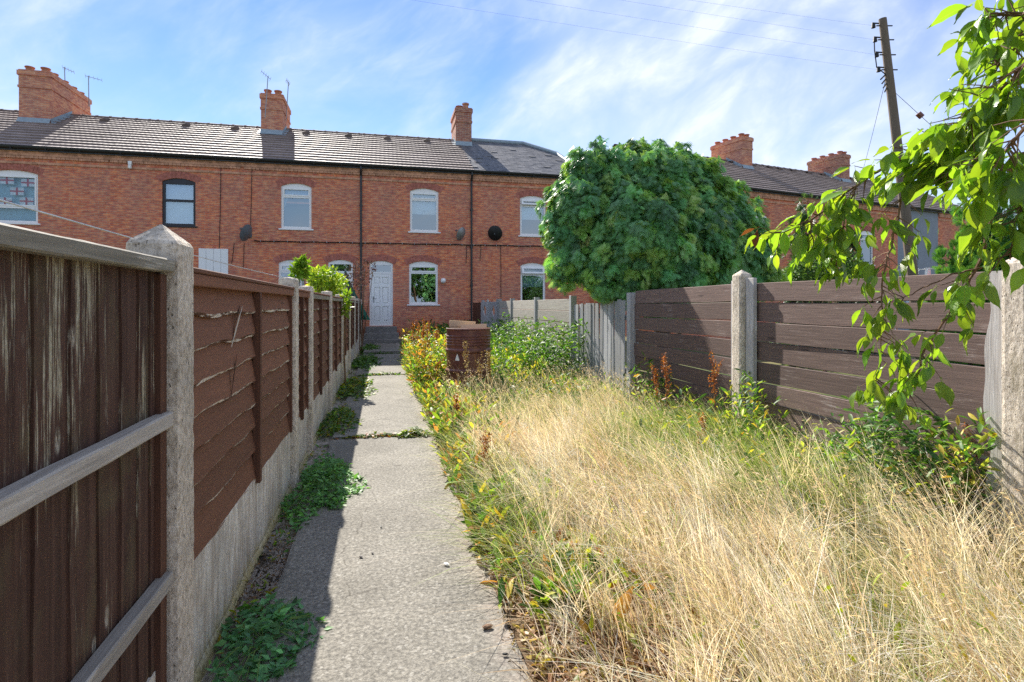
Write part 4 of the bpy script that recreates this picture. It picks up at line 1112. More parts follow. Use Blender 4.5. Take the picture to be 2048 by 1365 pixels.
for k, (dx, dy, rz_, hh, tl, lab) in enumerate(((-.05, .10, -.25, .14, .10, 'flat cardboard sheet at the back inside the rusty drum'), (.08, -.05, .06, .12, -.16, 'front cardboard flap sticking out of the rusty drum'))):
    m = MB(); m.box(-.19 if k else -.22, .17, -.004, .004, -.5, hh if k else hh + .02)
    m.box(-.19 if k else -.22, .17, -.012, -.005, hh - .06, hh - .002)
    o = m.build('cardboard', M['card']); o.location = (dp.x + dx, dp.y + dy, dz0 + .82); o.rotation_euler = (tl, .05 - .08 * k, rz_ - YAW)
    setp(o, lab, 'cardboard', 'cardboard in the drum')

# ------------------------------------------------------------------ telegraph pole and wires
PB = at(1826, 560, 12.5); PT = at(1765, 38, 12.5)
base = PB + (PB - PT) * ((PB.z + .05) / (PT.z - PB.z))
e = empty('telegraph_pole', base, 0, 'tall leaning wooden telegraph pole beyond the right fence', 'pole')
d = PT - base
m = MB(); m.tube([d * k / 8 for k in range(9)], [.125 - .045 * k / 8 for k in range(9)], 14); m.build('shaft', M['pole'], e)
ins = []
for k, (u, v) in enumerate(((1752, 52), (1756, 80), (1760, 110), (1763, 140))):
    q = (PT.z - at(u, v, 12.5).z) / (PT.z - base.z); axis = d * (1 - q)
    side = Vector((-cs, sn, 0))
    p_ = axis + side * .22
    m = MB(); m.tube([axis - side * .2, axis + side * .16], .014, 6); m.tube([p_ + Vector((0, 0, .05)), p_ - Vector((0, 0, .045))], [.035, .045], 10); m.tube([p_ + side * .03 + Vector((0, 0, .06)), axis + side * .1 + Vector((0, 0, .05))], .016, 6)
    m.build('insulator', M['cable'], e); ins.append(base + p_)
for k in range(4):
    q = .16 + .012 * k; axis = d * (1 - q); side = Vector((-cs, sn, 0))
    m = MB(); m.tube([axis + side * .08, axis + side * (.19 - .02 * k) + Vector((0, 0, -.11))], .016, 6); m.build('bracket', M['cable'], e)
m = MB(); m.tube([ins[1] - base + Vector((-.02, 0, -.05)), ins[2] - base + Vector((-.06, 0, .1)), ins[3] - base + Vector((-.05, 0, .05)), d * .84 + Vector((-.1, 0, 0))], .012, 5); m.build('jumper', M['cable'], e)
for k in range(4):
    far = [(1454, 3), (1304, 0), (1129, 0), (1034, 20)][k]
    f_ = at(far[0], far[1], 11.1); dirn = (f_ - ins[k]); end = ins[k] + dirn * (24 / dirn.length)
    pts_ = [ins[k].lerp(end, q / 24) - Vector((0, 0, .25 * 4 * (q / 24) * (1 - q / 24))) * 0.6 for q in range(25)]
    m = MB(); m.tube(pts_, .0012, 4); setp(m.build('overhead_wire', M['cable']), ['topmost', 'second from top', 'third from top', 'lowest'][k] + ' overhead wire from the telegraph pole across the sky', 'wire', 'overhead wires')
a = base + d * .80; b = at(1900, 345, 12.3); c_ = a.lerp(at(1840, 231, 12.4), 1.0)
anchor = a + (c_ - a) * 3.4
e = empty('stay_wire', a, 0, 'stay wire with an insulator block right of the telegraph pole', 'wire')
m = MB(); m.tube([(0, 0, 0), anchor - a], .005, 5); m.build('wire', M['cable'], e)
m = MB(); dd_ = (c_ - a).normalized(); m.tube([c_ - a - dd_ * .06, c_ - a + dd_ * .06], .06, 8); m.build('insulator', M['drum'], e)
m = MB(); p1 = ROW0 + RD * 13.2 + RNv * -.05 + Vector((0, 0, 5.6)); a_ = base + d * .86
m.tube([a_.lerp(p1, q / 14) - Vector((0, 0, .35 * 4 * (q / 14) * (1 - q / 14))) for q in range(15)], .006, 4); setp(m.build('service_wire', M['cable']), 'thin service wire sagging from the pole to the far terrace', 'wire')
# washing line in the left garden
wa, wb = at(-60, 383, 2.8), at(606, 562, 14.0)
m = MB(); m.tube([wa.lerp(wb, q / 20) - Vector((0, 0, .05 * 4 * (q / 20) * (1 - q / 20))) for q in range(21)], .006, 6); setp(m.build('washing_line', M['white_line']), 'white washing line stretched above the left fence', 'line')
m = MB(); m.tube([(wb.x, wb.y + .02, -.05), (wb.x, wb.y + .02, wb.z + .03)], .03, 8); setp(m.build('line_post', M['metal_grey']), 'grey post of the washing line behind the left fence', 'post')

# ------------------------------------------------------------------ clipped conifer
spray_v = [(0, 0, 0), (.055, .10, -.012), (.0, .26, .015), (-.055, .10, -.012)]
spray_f = []
SV = [(0, 0, 0.0)]; SF = []
def addleaf(y0, ang, L, w_):
    b = len(SV); dx, dy = math.sin(ang), math.cos(ang)
    px, py = dy, -dx
    SV.extend([(0 - px * w_ * .3, y0 - py * w_ * .3, .0), (dx * L * .5 + px * w_, y0 + dy * L * .5 + py * w_, -.012 * abs(math.sin(ang))), (dx * L, y0 + dy * L, -.05 * abs(ang)), (dx * L * .5 - px * w_, y0 + dy * L * .5 - py * w_, .008)])
    SF.extend([(b, b + 1, b + 2), (b, b + 2, b + 3)])
def thin(y0, ang, L, w_):
    b = len(SV); dx, dy = math.sin(ang), math.cos(ang)
    SV.extend([(-dy * w_, y0 + dx * w_, .0), (dy * w_, y0 - dx * w_, .0), (dx * L, y0 + dy * L, -.09 * abs(ang))]); SF.append((b, b + 1, b + 2))
thin(0.0, 0, 1.0, .055)
for y0, L in ((.08, .55), (.26, .52), (.44, .42), (.60, .30)):
    thin(y0, .7, L, .055); thin(y0, -.7, L, .055)
def sample_blobs(blobs, n, shell_=(0.80, 1.04)):
    """points near the surface of a union of ellipsoids with outward normals"""
    c = np.array([b[0] for b in blobs], float); r_ = np.array([b[1] for b in blobs], float)
    wts = (r_.prod(1)) ** (2 / 3); P = []; Nn = []; got = 0
    while got < n:
        k = rng.choice(len(blobs), n * 2, p=wts / wts.sum())
        dr = unit(rng.normal(size=(n * 2, 3)))
        rad = rng.uniform(*shell_, size=(n * 2, 1))
        p_ = c[k] + dr * r_[k] * rad
        q = np.linalg.norm((p_[:, None] - c[None]) / r_[None], axis=2)
        q[np.arange(len(k)), k] = 9
        keep = (q > 0.80).all(1)
        nn_ = unit(dr / r_[k])
        P.append(p_[keep]); Nn.append(nn_[keep]); got += keep.sum()
    return np.concatenate(P)[:n], np.concatenate(Nn)[:n]
def conifer_crown(name, blobs, n, size, colors, parent, droop=0.75, amt=.18, mat='conifer', tuft=.17, per=34):
    """sprays gathered in drooping tufts over the crown"""
    k = max(20, n // per)
    cP, cN = sample_blobs(blobs, k, (.76, 1.05)); cP = cP + cN * (rng.uniform(0, 1, (k, 1)) < .16) * tuft * rng.uniform(.6, 2.2, (k, 1))
    ho = np.sin(cP[:, 0] * 4.3 + 1.1) * np.sin(cP[:, 1] * 3.7 + .3) * np.sin(cP[:, 2] * 5.1) + .5 * np.sin(cP[:, 0] * 9.1 + cP[:, 2] * 8.3)
    cP = cP - cN * np.clip(-ho - .25, 0, 1)[:, None] * tuft * 3.2
    cC = jitter(colors, k, amt); big = rng.uniform(.6, 1.35, k) * tuft
    idx = np.repeat(np.arange(k), per); n = len(idx)
    off = rng.normal(0, 1, (n, 3)) * .62
    Nn = cN[idx]; along = (off * Nn).sum(1, keepdims=True); tan = off - Nn * along
    rr_ = np.linalg.norm(tan, axis=1, keepdims=True)
    P = cP[idx] + big[idx][:, None] * (tan - Nn * .55 * rr_ ** 2 - np.array([[0, 0, .45]]) * rr_ ** 1.5)
    dirn = Nn * .55 + tan * .75 + np.array([[0, 0, -droop]]) + rng.normal(0, .22, P.shape)
    nrm = Nn + np.array([[0, 0, .55]]) + rng.normal(0, .6, P.shape)
    S = size * rng.uniform(.6, 1.35, n)
    C = cC[idx] * np.exp(rng.normal(0, .12, (n, 1)))
    return scatter(name, SV, SF, P - unit(dirn) * S[:, None] * .4, dirn, nrm, S, np.clip(C, .004, .6), M[mat], parent)
D0 = 9.6
def blob(u, v, rpx, depth=D0, sq=(1, 1, 1)):
    p_ = at(u, v, depth); r_ = rpx / FPX * depth
    return ((p_.x, p_.y, p_.z), (r_ * sq[0], r_ * sq[1], r_ * sq[2]))
blobs = [blob(1215, 440, 112, 8.50), blob(1330, 445, 135, 8.76), blob(1440, 505, 90, 8.94), blob(1190, 370, 74, 8.41), blob(1140, 462, 52, 8.14), blob(1265, 365, 82, 8.58),
         blob(1370, 395, 85, 8.85), blob(1235, 520, 85, 7.96), blob(1330, 530, 90, 8.05), blob(1420, 420, 72, 9.03), blob(1475, 540, 66, 8.85), blob(1130, 520, 40, 7.96), blob(1135, 390, 34, 8.41),
         blob(1290, 470, 95, 7.79), blob(1502, 548, 46, 8.85), blob(1478, 470, 58, 9.03), blob(1310, 350, 62, 8.76), blob(1160, 420, 60, 8.05), blob(1385, 480, 90, 8.23)]
ct = at(1320, 600, 9.0)
e = empty('clipped_conifer', (ct.x, ct.y, 0), 0, 'large rounded green conifer overhanging the right fence', 'tree')
def rel(bl, o): return [((c_[0] - o.location.x, c_[1] - o.location.y, c_[2] - o.location.z), r_) for c_, r_ in bl]
crown = conifer_crown('crown', rel(blobs, e), 95000, .135, [(.22, .48, .17), (.17, .40, .16), (.32, .56, .14), (.14, .32, .14)], e, 0.8, tuft=.10, per=26)
m = MB(); m.tube([(0, 0, -.05), (.05, 0, .8), (.0, .1, 1.6), (-.1, .1, 2.6), (0, 0, 3.3)], [.16, .13, .11, .08, .03], 9)
for (u, v, dpt) in ((1190, 560, 8.3), (1230, 480, 8.2), (1410, 500, 8.9), (1460, 540, 8.9), (1160, 480, 8.2), (1330, 380, 8.7), (1240, 575, 8.1), (1205, 600, 8.2)):
    q = at(u, v, dpt) - e.location; s0 = Vector((0, 0, random.uniform(.4, 1.4)))
    m.tube([s0, s0.lerp(q, .5) + Vector((random.uniform(-.1, .1), random.uniform(-.1, .1), .08)), q], [.05, .035, .012], 6)
m.build('trunk', M['conifer_bark'], e)

# other trees and bushes beyond the fences
def upright_conifer(name, u, vtop, vbase, rpx, depth, n, size, cols, label, droop=-.5, cat='tree'):
    b0 = at(u, vbase, depth); tp_ = at(u, vtop, depth); r_ = rpx / FPX * depth
    e = empty(name, (b0.x, b0.y, 0), 0, label, cat)
    H_ = tp_.z; bl = []
    for k in range(7):
        q = k / 6; rr_ = r_ * (1 - .80 * q ** 1.7); bl.append(((random.uniform(-.1, .1) * r_, random.uniform(-.1, .1) * r_, .35 + (H_ - .7) * q), (rr_, rr_, H_ / 7)))
    conifer_crown('crown', bl, n, size, cols, e, droop)
    m = MB(); m.tube([(0, 0, -.05), (0, 0, H_ * .9)], [.09, .02], 7); m.build('trunk', M['conifer_bark'], e)
upright_conifer('tall_conifer', 1975, 368, 600, 100, 9.5, 20000, .15, [(.10, .27, .06), (.14, .33, .06), (.08, .21, .06)], 'tall dark green conifer behind the right end of the fence', -.6)
upright_conifer('spiky_conifer', 1607, 398, 560, 44, 13.0, 8000, .15, [(.07, .13, .055), (.09, .16, .07), (.05, .10, .05)], 'small pale spiky conifer behind the right fence', .15)
upright_conifer('dark_shrub', 1705, 470, 560, 44, 14.0, 5000, .15, [(.035, .085, .04), (.03, .07, .035)], 'dark shrub behind the cherry leaves and fence', .2, 'shrub')
LV = [(0, 0, 0), (.26, .38, .06), (0, .5, -.02), (-.26, .38, .06), (0, 1, -.10)]
LF = [(0, 1, 2), (0, 2, 3), (1, 4, 2), (2, 4, 3)]
def leaf_bush(name, blobs, n, size, cols, label, origin, parent=None, mat='leaf', up=.35, amt=.2, cat='bush', stems=6):
    e = empty(name, origin, 0, label, cat)
    P, Nn = sample_blobs(rel(blobs, e), n, (.35, 1.08))
    dirn = Nn * .8 + rng.normal(0, .6, P.shape) + np.array([[0, 0, up]]); nrm = Nn + rng.normal(0, .5, P.shape) + np.array([[0, 0, .8]])
    scatter('foliage', LV, LF, P, dirn, nrm, size * rng.uniform(.6, 1.4, n), jitter(cols, n, amt), M[mat], e)
    m = MB()
    for k in range(stems):
        c_, r_ = rel(blobs, e)[k % len(blobs)]; q = Vector(c_) + Vector((random.uniform(-.6, .6) * r_[0], random.uniform(-.6, .6) * r_[1], .5 * r_[2]))
        m.tube([(random.uniform(-.05, .05), random.uniform(-.05, .05), -.05), Vector((q.x * .5, q.y * .5, q.z * .5)), q], [.016, .011, .004], 5)
    m.build('stems', M['bark'], e)
    return e
o_ = at(1650, 560, 11.5)
leaf_bush('feathery_bush', [blob(1640, 530, 48, 11.5), blob(1690, 540, 34, 11.5), blob(1600, 550, 30, 11.5)], 4500, .07, [(.11, .20, .06), (.14, .24, .08), (.08, .16, .05)], 'fine pale green bush just over the right fence', (o_.x, o_.y, 0))
o_ = at(640, 600, 12.0)
leaf_bush('yellow_bush', [blob(652, 565, 30, 12), blob(634, 556, 20, 11.5), blob(676, 568, 18, 13), blob(655, 580, 28, 12.5)], 2400, .085, [(.30, .42, .04), (.38, .46, .05), (.20, .33, .03)], 'bright yellow-green bush poking above the left fence', (o_.x, o_.y, 0))
o_ = at(598, 560, 9.5)
leaf_bush('leafy_shoot', [blob(600, 545, 14, 9.5), blob(604, 527, 9, 9.5)], 260, .11, [(.18, .32, .03), (.24, .36, .04)], 'upright leafy shoot just behind the second fence post', (o_.x, o_.y, 0), stems=3)
o_ = at(722, 600, 15.5)
leaf_bush('purple_bush', [blob(722, 548, 27, 15.5), blob(740, 535, 16, 15.5), blob(705, 570, 24, 15)], 520, .075, [(.20, .085, .085), (.28, .14, .12), (.36, .25, .21)], 'reddish purple bush left of the white back door', (o_.x, o_.y, 0))
o_ = on_x(690, 640, -.58)
leaf_bush('fence_sprig', [((-.575, 9.35, 1.33), (.05, .12, .16)), ((-.57, 9.4, 1.48), (.05, .1, .1))], 130, .09, [(.22, .36, .03), (.28, .38, .04)], 'yellow-green sprig hanging over the left fence', (-.6, 9.35, 0), stems=2)
# folded parasol beside the door
o_ = at(722, 610, 16.8)
e = empty('folded_parasol', (o_.x - .25, o_.y, 0), R(10), 'folded dark green parasol leaning behind the left fence', 'parasol')
cl_ = plain('green_canvas', (.03, .13, .09), .85, .15); M['canvas'] = cl_
m = MB(); rows = []
for k in range(12):
    q = k / 11; z = 2.35 - 1.45 * q; r_ = .02 + .13 * q ** .7; cx_ = -.2 + .55 * q ** 1.4
    rows.append([(cx_ + r_ * (1 + .25 * (j % 2)) * math.cos(2 * math.pi * j / 14), r_ * (1 + .25 * (j % 2)) * math.sin(2 * math.pi * j / 14), z) for j in range(15)])
m.grid(rows); m.build('canopy', cl_, e)
m = MB(); m.tube([(-.21, 0, 2.42), (.0, 0, 1.7), (.2, 0, -.05)], .022, 8); m.build('pole', M['metal_grey'], e)

# washing in the far right garden
wl0, wl1 = at(1790, 541, 13.5), at(1915, 536, 13.0)
e = empty('garden_line', wl0, 0, 'low white washing line far behind the right fence', 'line')
m = MB(); m.tube([(0, 0, 0), wl1 - wl0], .008, 5); m.tube([(0, 0, .02), (0, 0, -wl0.z)], .025, 6); m.tube([wl1 - wl0, (wl1.x - wl0.x, wl1.y - wl0.y, -wl0.z)], .025, 6); m.build('cord', M['white_line'], e)
for (u, w_, mt, lab) in ((1880, .17, 'red_cloth', 'red cloth on the far washing line'), (1898, .22, 'white_cloth', 'white cloth beside the red one on the washing line'), (1856, .12, 'white_cloth', 'small pale garment left of the red washing'), (1832, .12, 'white_cloth', 'leftmost pale garment on the far washing line')):
    q = (u - 1790) / 125; p_ = wl0.lerp(wl1, q) + Vector((0, -.01, 0)); m = MB()
    m.grid([[(w_ * (j / 6 - .5) * (1 + .1 * i), .02 * math.sin(j * 1.7 + i), .03 - .5 * i / 6) for j in range(7)] for i in range(7)])
    o = m.build('washing', M[mt]); o.location = p_; setp(o, lab, 'washing', 'clothes on the far washing line')

for k, (x_, y_, h_, lab) in enumerate(((4.5, -19, 7.0, 'broad leafy tree mirrored in the ground-floor window'), (15.0, -20, 7.5, 'leafy tree mirrored in the lower window of the slate-roofed house'), (-3.5, -24, 7.0, 'leafy tree mirrored in the left ground-floor window'))):
    e = empty('mirrored_tree', (x_, y_, 0), 0, lab, 'tree', 'trees mirrored in the windows')
    bl = [((random.uniform(-1.5, 1.5), random.uniform(-1, 1), h_ * q), (1.9 - abs(q - .5) * 1.5, 1.7, h_ * .17)) for q in (.25, .38, .5, .5, .65, .8)]
    P, Nn = sample_blobs(bl, 3500, (.4, 1.1))
    scatter('crown', LV, LF, P, Nn + rng.normal(0, .7, P.shape), Nn + rng.normal(0, .5, P.shape) + np.array([[0, 0, .6]]), rng.uniform(.25, .5, len(P)), jitter([(.06, .14, .03), (.09, .18, .04), (.05, .11, .03)], len(P), .25), M['leaf'], e)
    m = MB(); m.tube([(0, 0, -.05), (.05, 0, h_ * .4), (0, 0, h_ * .8)], [.2, .14, .05], 8); m.build('trunk', M['conifer_bark'], e)

# ------------------------------------------------------------------ grass and weeds
def blades(name, x, y, h, lean, phi, w_, C, mat, label, cat, seg=3, z=None):
    N = len(x); z = bedz(x, y) if z is None else z
    V = np.zeros((N, 2 * seg + 1, 3)); CC = np.zeros((N, 2 * seg + 1, 3))
    fac = rng.uniform(0, 2 * math.pi, N); sx, sy = np.cos(fac), np.sin(fac)
    for k in range(seg + 1):
        q = k / seg
        r_ = h * lean * q ** 1.7; zz = z - .01 + h * q * (1 - .35 * lean * q)
        px, py = x + np.cos(phi) * r_, y + np.sin(phi) * r_
        ww = w_ * (1 - q) ** .6 * .5
        if k < seg:
            V[:, 2 * k] = np.stack([px - sx * ww, py - sy * ww, zz], 1); V[:, 2 * k + 1] = np.stack([px + sx * ww, py + sy * ww, zz], 1)
        else: V[:, 2 * k] = np.stack([px, py, zz], 1)
    F = []
    for k in range(seg - 1): F += [(2*k, 2*k + 1, 2*k + 3), (2*k, 2*k + 3, 2*k + 2)]
    F.append((2*seg - 2, 2*seg - 1, 2*seg))
    F = np.array(F); K = 2 * seg + 1
    Fa = (F[None] + (np.arange(N) * K)[:, None, None]).reshape(-1, 3)
    o = big_mesh(name, V.reshape(-1, 3), Fa, mat, np.repeat(C, K, axis=0))
    return setp(o, label, cat, kind='stuff')
def field(n, x0, x1, y0, y1, dens):
    X = []; Y = []; got = 0
    while got < n:
        x = rng.uniform(x0, x1, n * 2); y = y0 + (y1 - y0) * rng.uniform(0, 1, n * 2) ** 1.35
        k = rng.uniform(0, 1, n * 2) < dens(x, y); X.append(x[k]); Y.append(y[k]); got += k.sum()
    return np.concatenate(X)[:n], np.concatenate(Y)[:n]
def nz(x, y, f=1.0, s=0.0):
    return (np.sin(x * 2.1 * f + 1.3 + s) * np.sin(y * 1.7 * f + .4 + 2 * s) + .6 * np.sin(x * 4.7 * f - y * 3.1 * f + s) + .4 * np.sin(y * 7.3 * f + x * 2.2 * f + 3 * s)) / 2.0
def dry_d(x, y):
    edge = np.clip((x - .53 - .04 * np.sin(y * 3) - np.where(y > 2.6, .10 * np.clip((y - 2.6) / 1.5, 0, 1), 0)) / .16, 0, 1)
    bare = np.exp(-(((x - .86) / .27) ** 2 + ((y - 1.72) / .36) ** 2))
    far = np.clip((7.6 - y) / 1.2, 0, 1)
    green = np.exp(-(((x - 2.65) / .62) ** 2 + ((y - 3.6) / 1.3) ** 2))
    return np.clip(edge * far * (1 - .93 * bare) * (1 - .88 * green) * (.56 + .48 * nz(x, y, 1.6) + .42 * nz(x, y, 5.5, 3)), .0, 1)
NC = 1500
cx_, cy_ = field(NC, .5, 3.03, .35, 8.0, dry_d)
per = rng.integers(14, 52, NC); idx = np.repeat(np.arange(NC), per); n = len(idx)
sig = rng.uniform(.02, .065, NC)
x = np.clip(cx_[idx] + rng.normal(0, 1, n) * sig[idx], .51, 3.03); y = cy_[idx] + rng.normal(0, 1, n) * sig[idx]
hk = rng.uniform(.55, 1.45, NC) * np.where(cx_ < .75, .6, 1) * np.where(cy_ > 4.5, np.clip(.8 - (cy_ - 4.5) * .14, .42, 1), 1) * (1 + .3 * nz(cx_, cy_, 1.2, 1)) * np.where((cx_ > 2.35) & (cy_ < 2.9), 1.35, 1)
hgt = hk[idx] * rng.uniform(.14, .42, n)
lodged = rng.uniform(0, 1, NC) < .22
lk = np.where(lodged, rng.uniform(1.4, 2.3, NC), rng.uniform(.25, .95, NC))
phk = 2.7 + 1.0 * nz(cx_, cy_, .8, 2) + rng.normal(0, .9, NC)
pal = np.array([(.80, .73, .59), (.84, .79, .69), (.68, .58, .42), (.88, .85, .78), (.54, .41, .26), (.70, .66, .44)])
C = pal[rng.integers(0, len(pal), NC)][idx] * np.exp(rng.normal(0, .14, (n, 1))) * np.exp(rng.normal(0, .03, (n, 3))); C = np.clip(C, .02, .9)
blades('dry_grass', x, y, hgt, lk[idx] * rng.uniform(.6, 1.35, n), phk[idx] + rng.normal(0, .65, n), rng.uniform(.0022, .0046, n) * (1 + .12 * y), C, M['straw'], 'tall pale dry grass covering the garden', 'grass', 4)
# tall seed stalks
x, y = field(2600, .7, 3.0, .9, 7.5, lambda a, b: dry_d(a, b) * (.4 + .6 * (nz(a, b, 2, 4) > 0)))
n = len(x); hs = rng.uniform(.38, .66, n); ph = 2.4 + rng.normal(0, 1.1, n); ln = rng.uniform(.2, .8, n)
blades('grass_stalks', x, y, hs, ln, ph, np.full(n, .0028) * (1 + .1 * y), jitter([(.74, .62, .40), (.78, .68, .48)], n, .12), M['straw'], 'thin pale seed stalks standing above the dry grass', 'grass', 4)
q = np.stack([x + np.cos(ph) * hs * ln, y + np.sin(ph) * hs * ln, bedz(x, y) + hs * (1 - .35 * ln)], 1)
k_ = rng.integers(0, n, n * 5); tt = rng.uniform(.80, 1.0, n * 5)
pp_ = np.stack([x[k_] + np.cos(ph[k_]) * hs[k_] * ln[k_] * tt ** 1.7, y[k_] + np.sin(ph[k_]) * hs[k_] * ln[k_] * tt ** 1.7, bedz(x[k_], y[k_]) + hs[k_] * tt * (1 - .35 * ln[k_] * tt)], 1)
dr = np.stack([np.cos(ph[k_]), np.sin(ph[k_]), np.full(n * 5, .4)], 1) + rng.normal(0, .5, (n * 5, 3))
o = scatter('seed_heads', [(0, 0, 0), (.075, .4, 0), (0, 1, 0), (-.075, .4, 0)], [(0, 1, 2), (0, 2, 3)], pp_, dr, rng.normal(size=(n * 5, 3)), rng.uniform(.015, .03, n * 5), jitter([(.74, .63, .44), (.66, .53, .33)], n * 5, .12), M['straw'])
setp(o, 'feathery seed heads on the dry grass stalks', 'grass', kind='stuff')
# green grass: arching clump by the right fence, thin elsewhere
def green_d(x, y):
    a = np.exp(-(((x - 2.55) / .58) ** 2 + ((y - 3.6) / 1.1) ** 2)); b = .26 * np.exp(-(((x - 2.0) / .8) ** 2 + ((y - 1.7) / .8) ** 2)); c = .42 * np.clip((y - 4.8) / 1.5, 0, 1) * (x > .8)
    d_ = .25 * np.exp(-((x - .72) / .2) ** 2) * (y > 2.4)
    return np.clip(a + b + c + d_, 0, 1) * (.75 + .25 * nz(x, y, 2))
x, y = field(44000, .5, 3.03, .6, 12.5, green_d); n = len(x)
blades('green_grass', x, y, rng.uniform(.18, .52, n) * np.where(y < 2.4, .6, 1.0) * np.where(y > 4.8, .7, 1) * np.where((x > 2.2) & (y > 2.4) & (y < 4.8), 1.22, 1), rng.uniform(.4, 1.5, n), 2.6 + rng.normal(0, 1.2, n), rng.uniform(.0028, .005, n) * (1 + .10 * y),
       jitter([(.27, .38, .08), (.36, .46, .11), (.19, .30, .06), (.50, .49, .22)], n, .2), M['straw'], 'long arching green grass by the right fence', 'grass', 4)
# thatch of dead stems lying on the soil
x, y = field(9500, .53, 3.0, .5, 7.5, lambda a, b: np.full(a.shape, .9)); n = len(x)
T = np.stack([x, y, bedz(x, y) + rng.uniform(.003, .03, n)], 1); dr = np.stack([rng.normal(size=n), rng.normal(size=n), rng.normal(0, .12, n)], 1)
o = scatter('dead_thatch', [(-.012, 0, 0), (.012, 0, 0), (.012, .5, .04), (-.012, .5, .04), (0, 1, 0)], [(0, 1, 2), (0, 2, 3), (3, 2, 4)], T, dr, np.tile([[0, 0, 1.0]], (n, 1)) + rng.normal(0, .3, (n, 3)), rng.uniform(.10, .26, n), jitter([(.55, .41, .24), (.42, .27, .14), (.64, .52, .34)], n, .2), M['straw'])
setp(o, 'flattened dead stems lying under the grass', 'thatch', kind='stuff')
# curled brown debris at the front
x, y = field(4200, .56, 1.5, .8, 2.6, lambda a, b: np.exp(-(((a - .86) / .30) ** 2 + ((b - 1.70) / .42) ** 2))); n = len(x)
CV = [(-.14, 0, 0), (.14, 0, .02), (-.16, .4, .16), (.16, .4, .20), (-.12, .75, .12), (.12, .8, .16), (0, 1, -.06)]
CF = [(0, 1, 3), (0, 3, 2), (2, 3, 5), (2, 5, 4), (4, 5, 6)]
T = np.stack([x, y, bedz(x, y) + rng.uniform(.0, .022, n)], 1); dr = np.stack([rng.normal(size=n), rng.normal(size=n), rng.normal(0, .3, n)], 1)
o = scatter('curled_litter', CV, CF, T, dr, np.tile([[0, 0, 1.0]], (n, 1)) + rng.normal(0, .6, (n, 3)), rng.uniform(.018, .042, n), jitter([(.30, .16, .075), (.22, .11, .05), (.40, .26, .14)], n, .25), M['leaf'])
setp(o, 'curled brown plant litter on the bare soil by the path', 'litter', kind='stuff')

x = .50 + rng.normal(.02, .03, 2600); y = 1.0 + 12 * rng.uniform(0, 1, 2600) ** 1.8; n = len(x)
T = np.stack([x, y, np.where(x < .53, .052, bedz(x, y) + .004)], 1)
o = scatter('soil_crumbs', CV, CF, T, rng.normal(size=(n, 3)), np.tile([[0, 0, 1.0]], (n, 1)) + rng.normal(0, .7, (n, 3)), rng.uniform(.006, .024, n), jitter([(.10, .065, .04), (.17, .11, .06), (.30, .20, .10)], n, .3), M['leaf'])
setp(o, 'crumbs of soil and dead leaf along the path edge', 'litter', kind='stuff')
x = .52 + .16 * rng.uniform(0, 1, 2600) ** 1.2; y = .9 + 7 * rng.uniform(0, 1, 2600) ** 1.3; n = len(x)
T = np.stack([x, y, bedz(x, y) + rng.uniform(0, .03, n)], 1)
o = scatter('edge_litter', CV, CF, T, rng.normal(size=(n, 3)) * np.array([[1, 1, .3]]), np.tile([[0, 0, 1.0]], (n, 1)) + rng.normal(0, .6, (n, 3)), rng.uniform(.02, .05, n), jitter([(.34, .20, .10), (.24, .13, .065), (.46, .33, .19), (.40, .30, .07)], n, .25), M['leaf'])
setp(o, 'dry leaf litter between the path and the grass', 'litter', kind='stuff')
# broad leaved weeds
DV = [(0, 0, 0), (.10, .22, .03), (.15, .5, .05), (.10, .78, .02), (0, 1, -.10), (-.10, .78, .02), (-.15, .5, .05), (-.10, .22, .03), (0, .5, 0), (0, .25, 0), (0, .77, -.02)]
DF = [(0, 1, 9), (1, 2, 8), (1, 8, 9), (2, 3, 10), (2, 10, 8), (3, 4, 10), (4, 5, 10), (5, 6, 10), (6, 8, 10), (6, 7, 9), (6, 9, 8), (7, 0, 9)]
def weeds(name, n, x0, x1, y0, y1, dens, hmax, size, cols, label, amt=.22, zf=None, up=.6, flat=.7, tv=DV, tf=DF):
    x, y = field(n, x0, x1, y0, y1, dens); n = len(x)
    hh = hmax(x, y) if callable(hmax) else hmax
    z = (bedz(x, y) if zf is None else zf(x, y)) + hh * rng.uniform(.05, 1.0, n) ** 1.1
    T = np.stack([x, y, z], 1); az_ = rng.uniform(0, 2 * math.pi, n)
    dr = np.stack([np.cos(az_), np.sin(az_), rng.normal(up, .45, n)], 1)
    o = scatter(name, tv, tf, T, dr, np.tile([[0, 0, flat]], (n, 1)) + rng.normal(0, .45, (n, 3)), size * rng.uniform(.55, 1.45, n), jitter(cols, n, amt, .08), M['leaf'])
    return setp(o, label, 'weeds', kind='stuff')
YG2 = [(.34, .44, .05), (.46, .46, .06), (.22, .34, .05), (.52, .40, .06), (.20, .32, .06)]
OR2 = [(.50, .24, .07), (.44, .18, .06), (.56, .36, .08), (.36, .16, .07)]
YG = [(.20, .28, .03), (.30, .31, .03), (.12, .21, .03), (.36, .26, .03), (.10, .18, .035)]
OR = [(.36, .14, .035), (.30, .10, .03), (.42, .24, .04), (.22, .08, .03)]
GR = [(.075, .17, .035), (.10, .21, .04), (.055, .13, .03), (.14, .24, .045)]
weeds('path_edge_weeds', 3300, .47, 1.30, 2.2, 8.5, lambda a, b: np.clip(1.2 - (a - .5) * 1.7, 0, 1) * np.clip(.35 + 1.2 * nz(a, b, 3.2), 0, 1), lambda a, b: .08 + .18 * np.clip((b - 2.5) / 4, 0, 1), .088, YG2 + YG2 + GR + OR2[:2], 'yellowing broad-leaved weeds along the right edge of the path', up=.9)
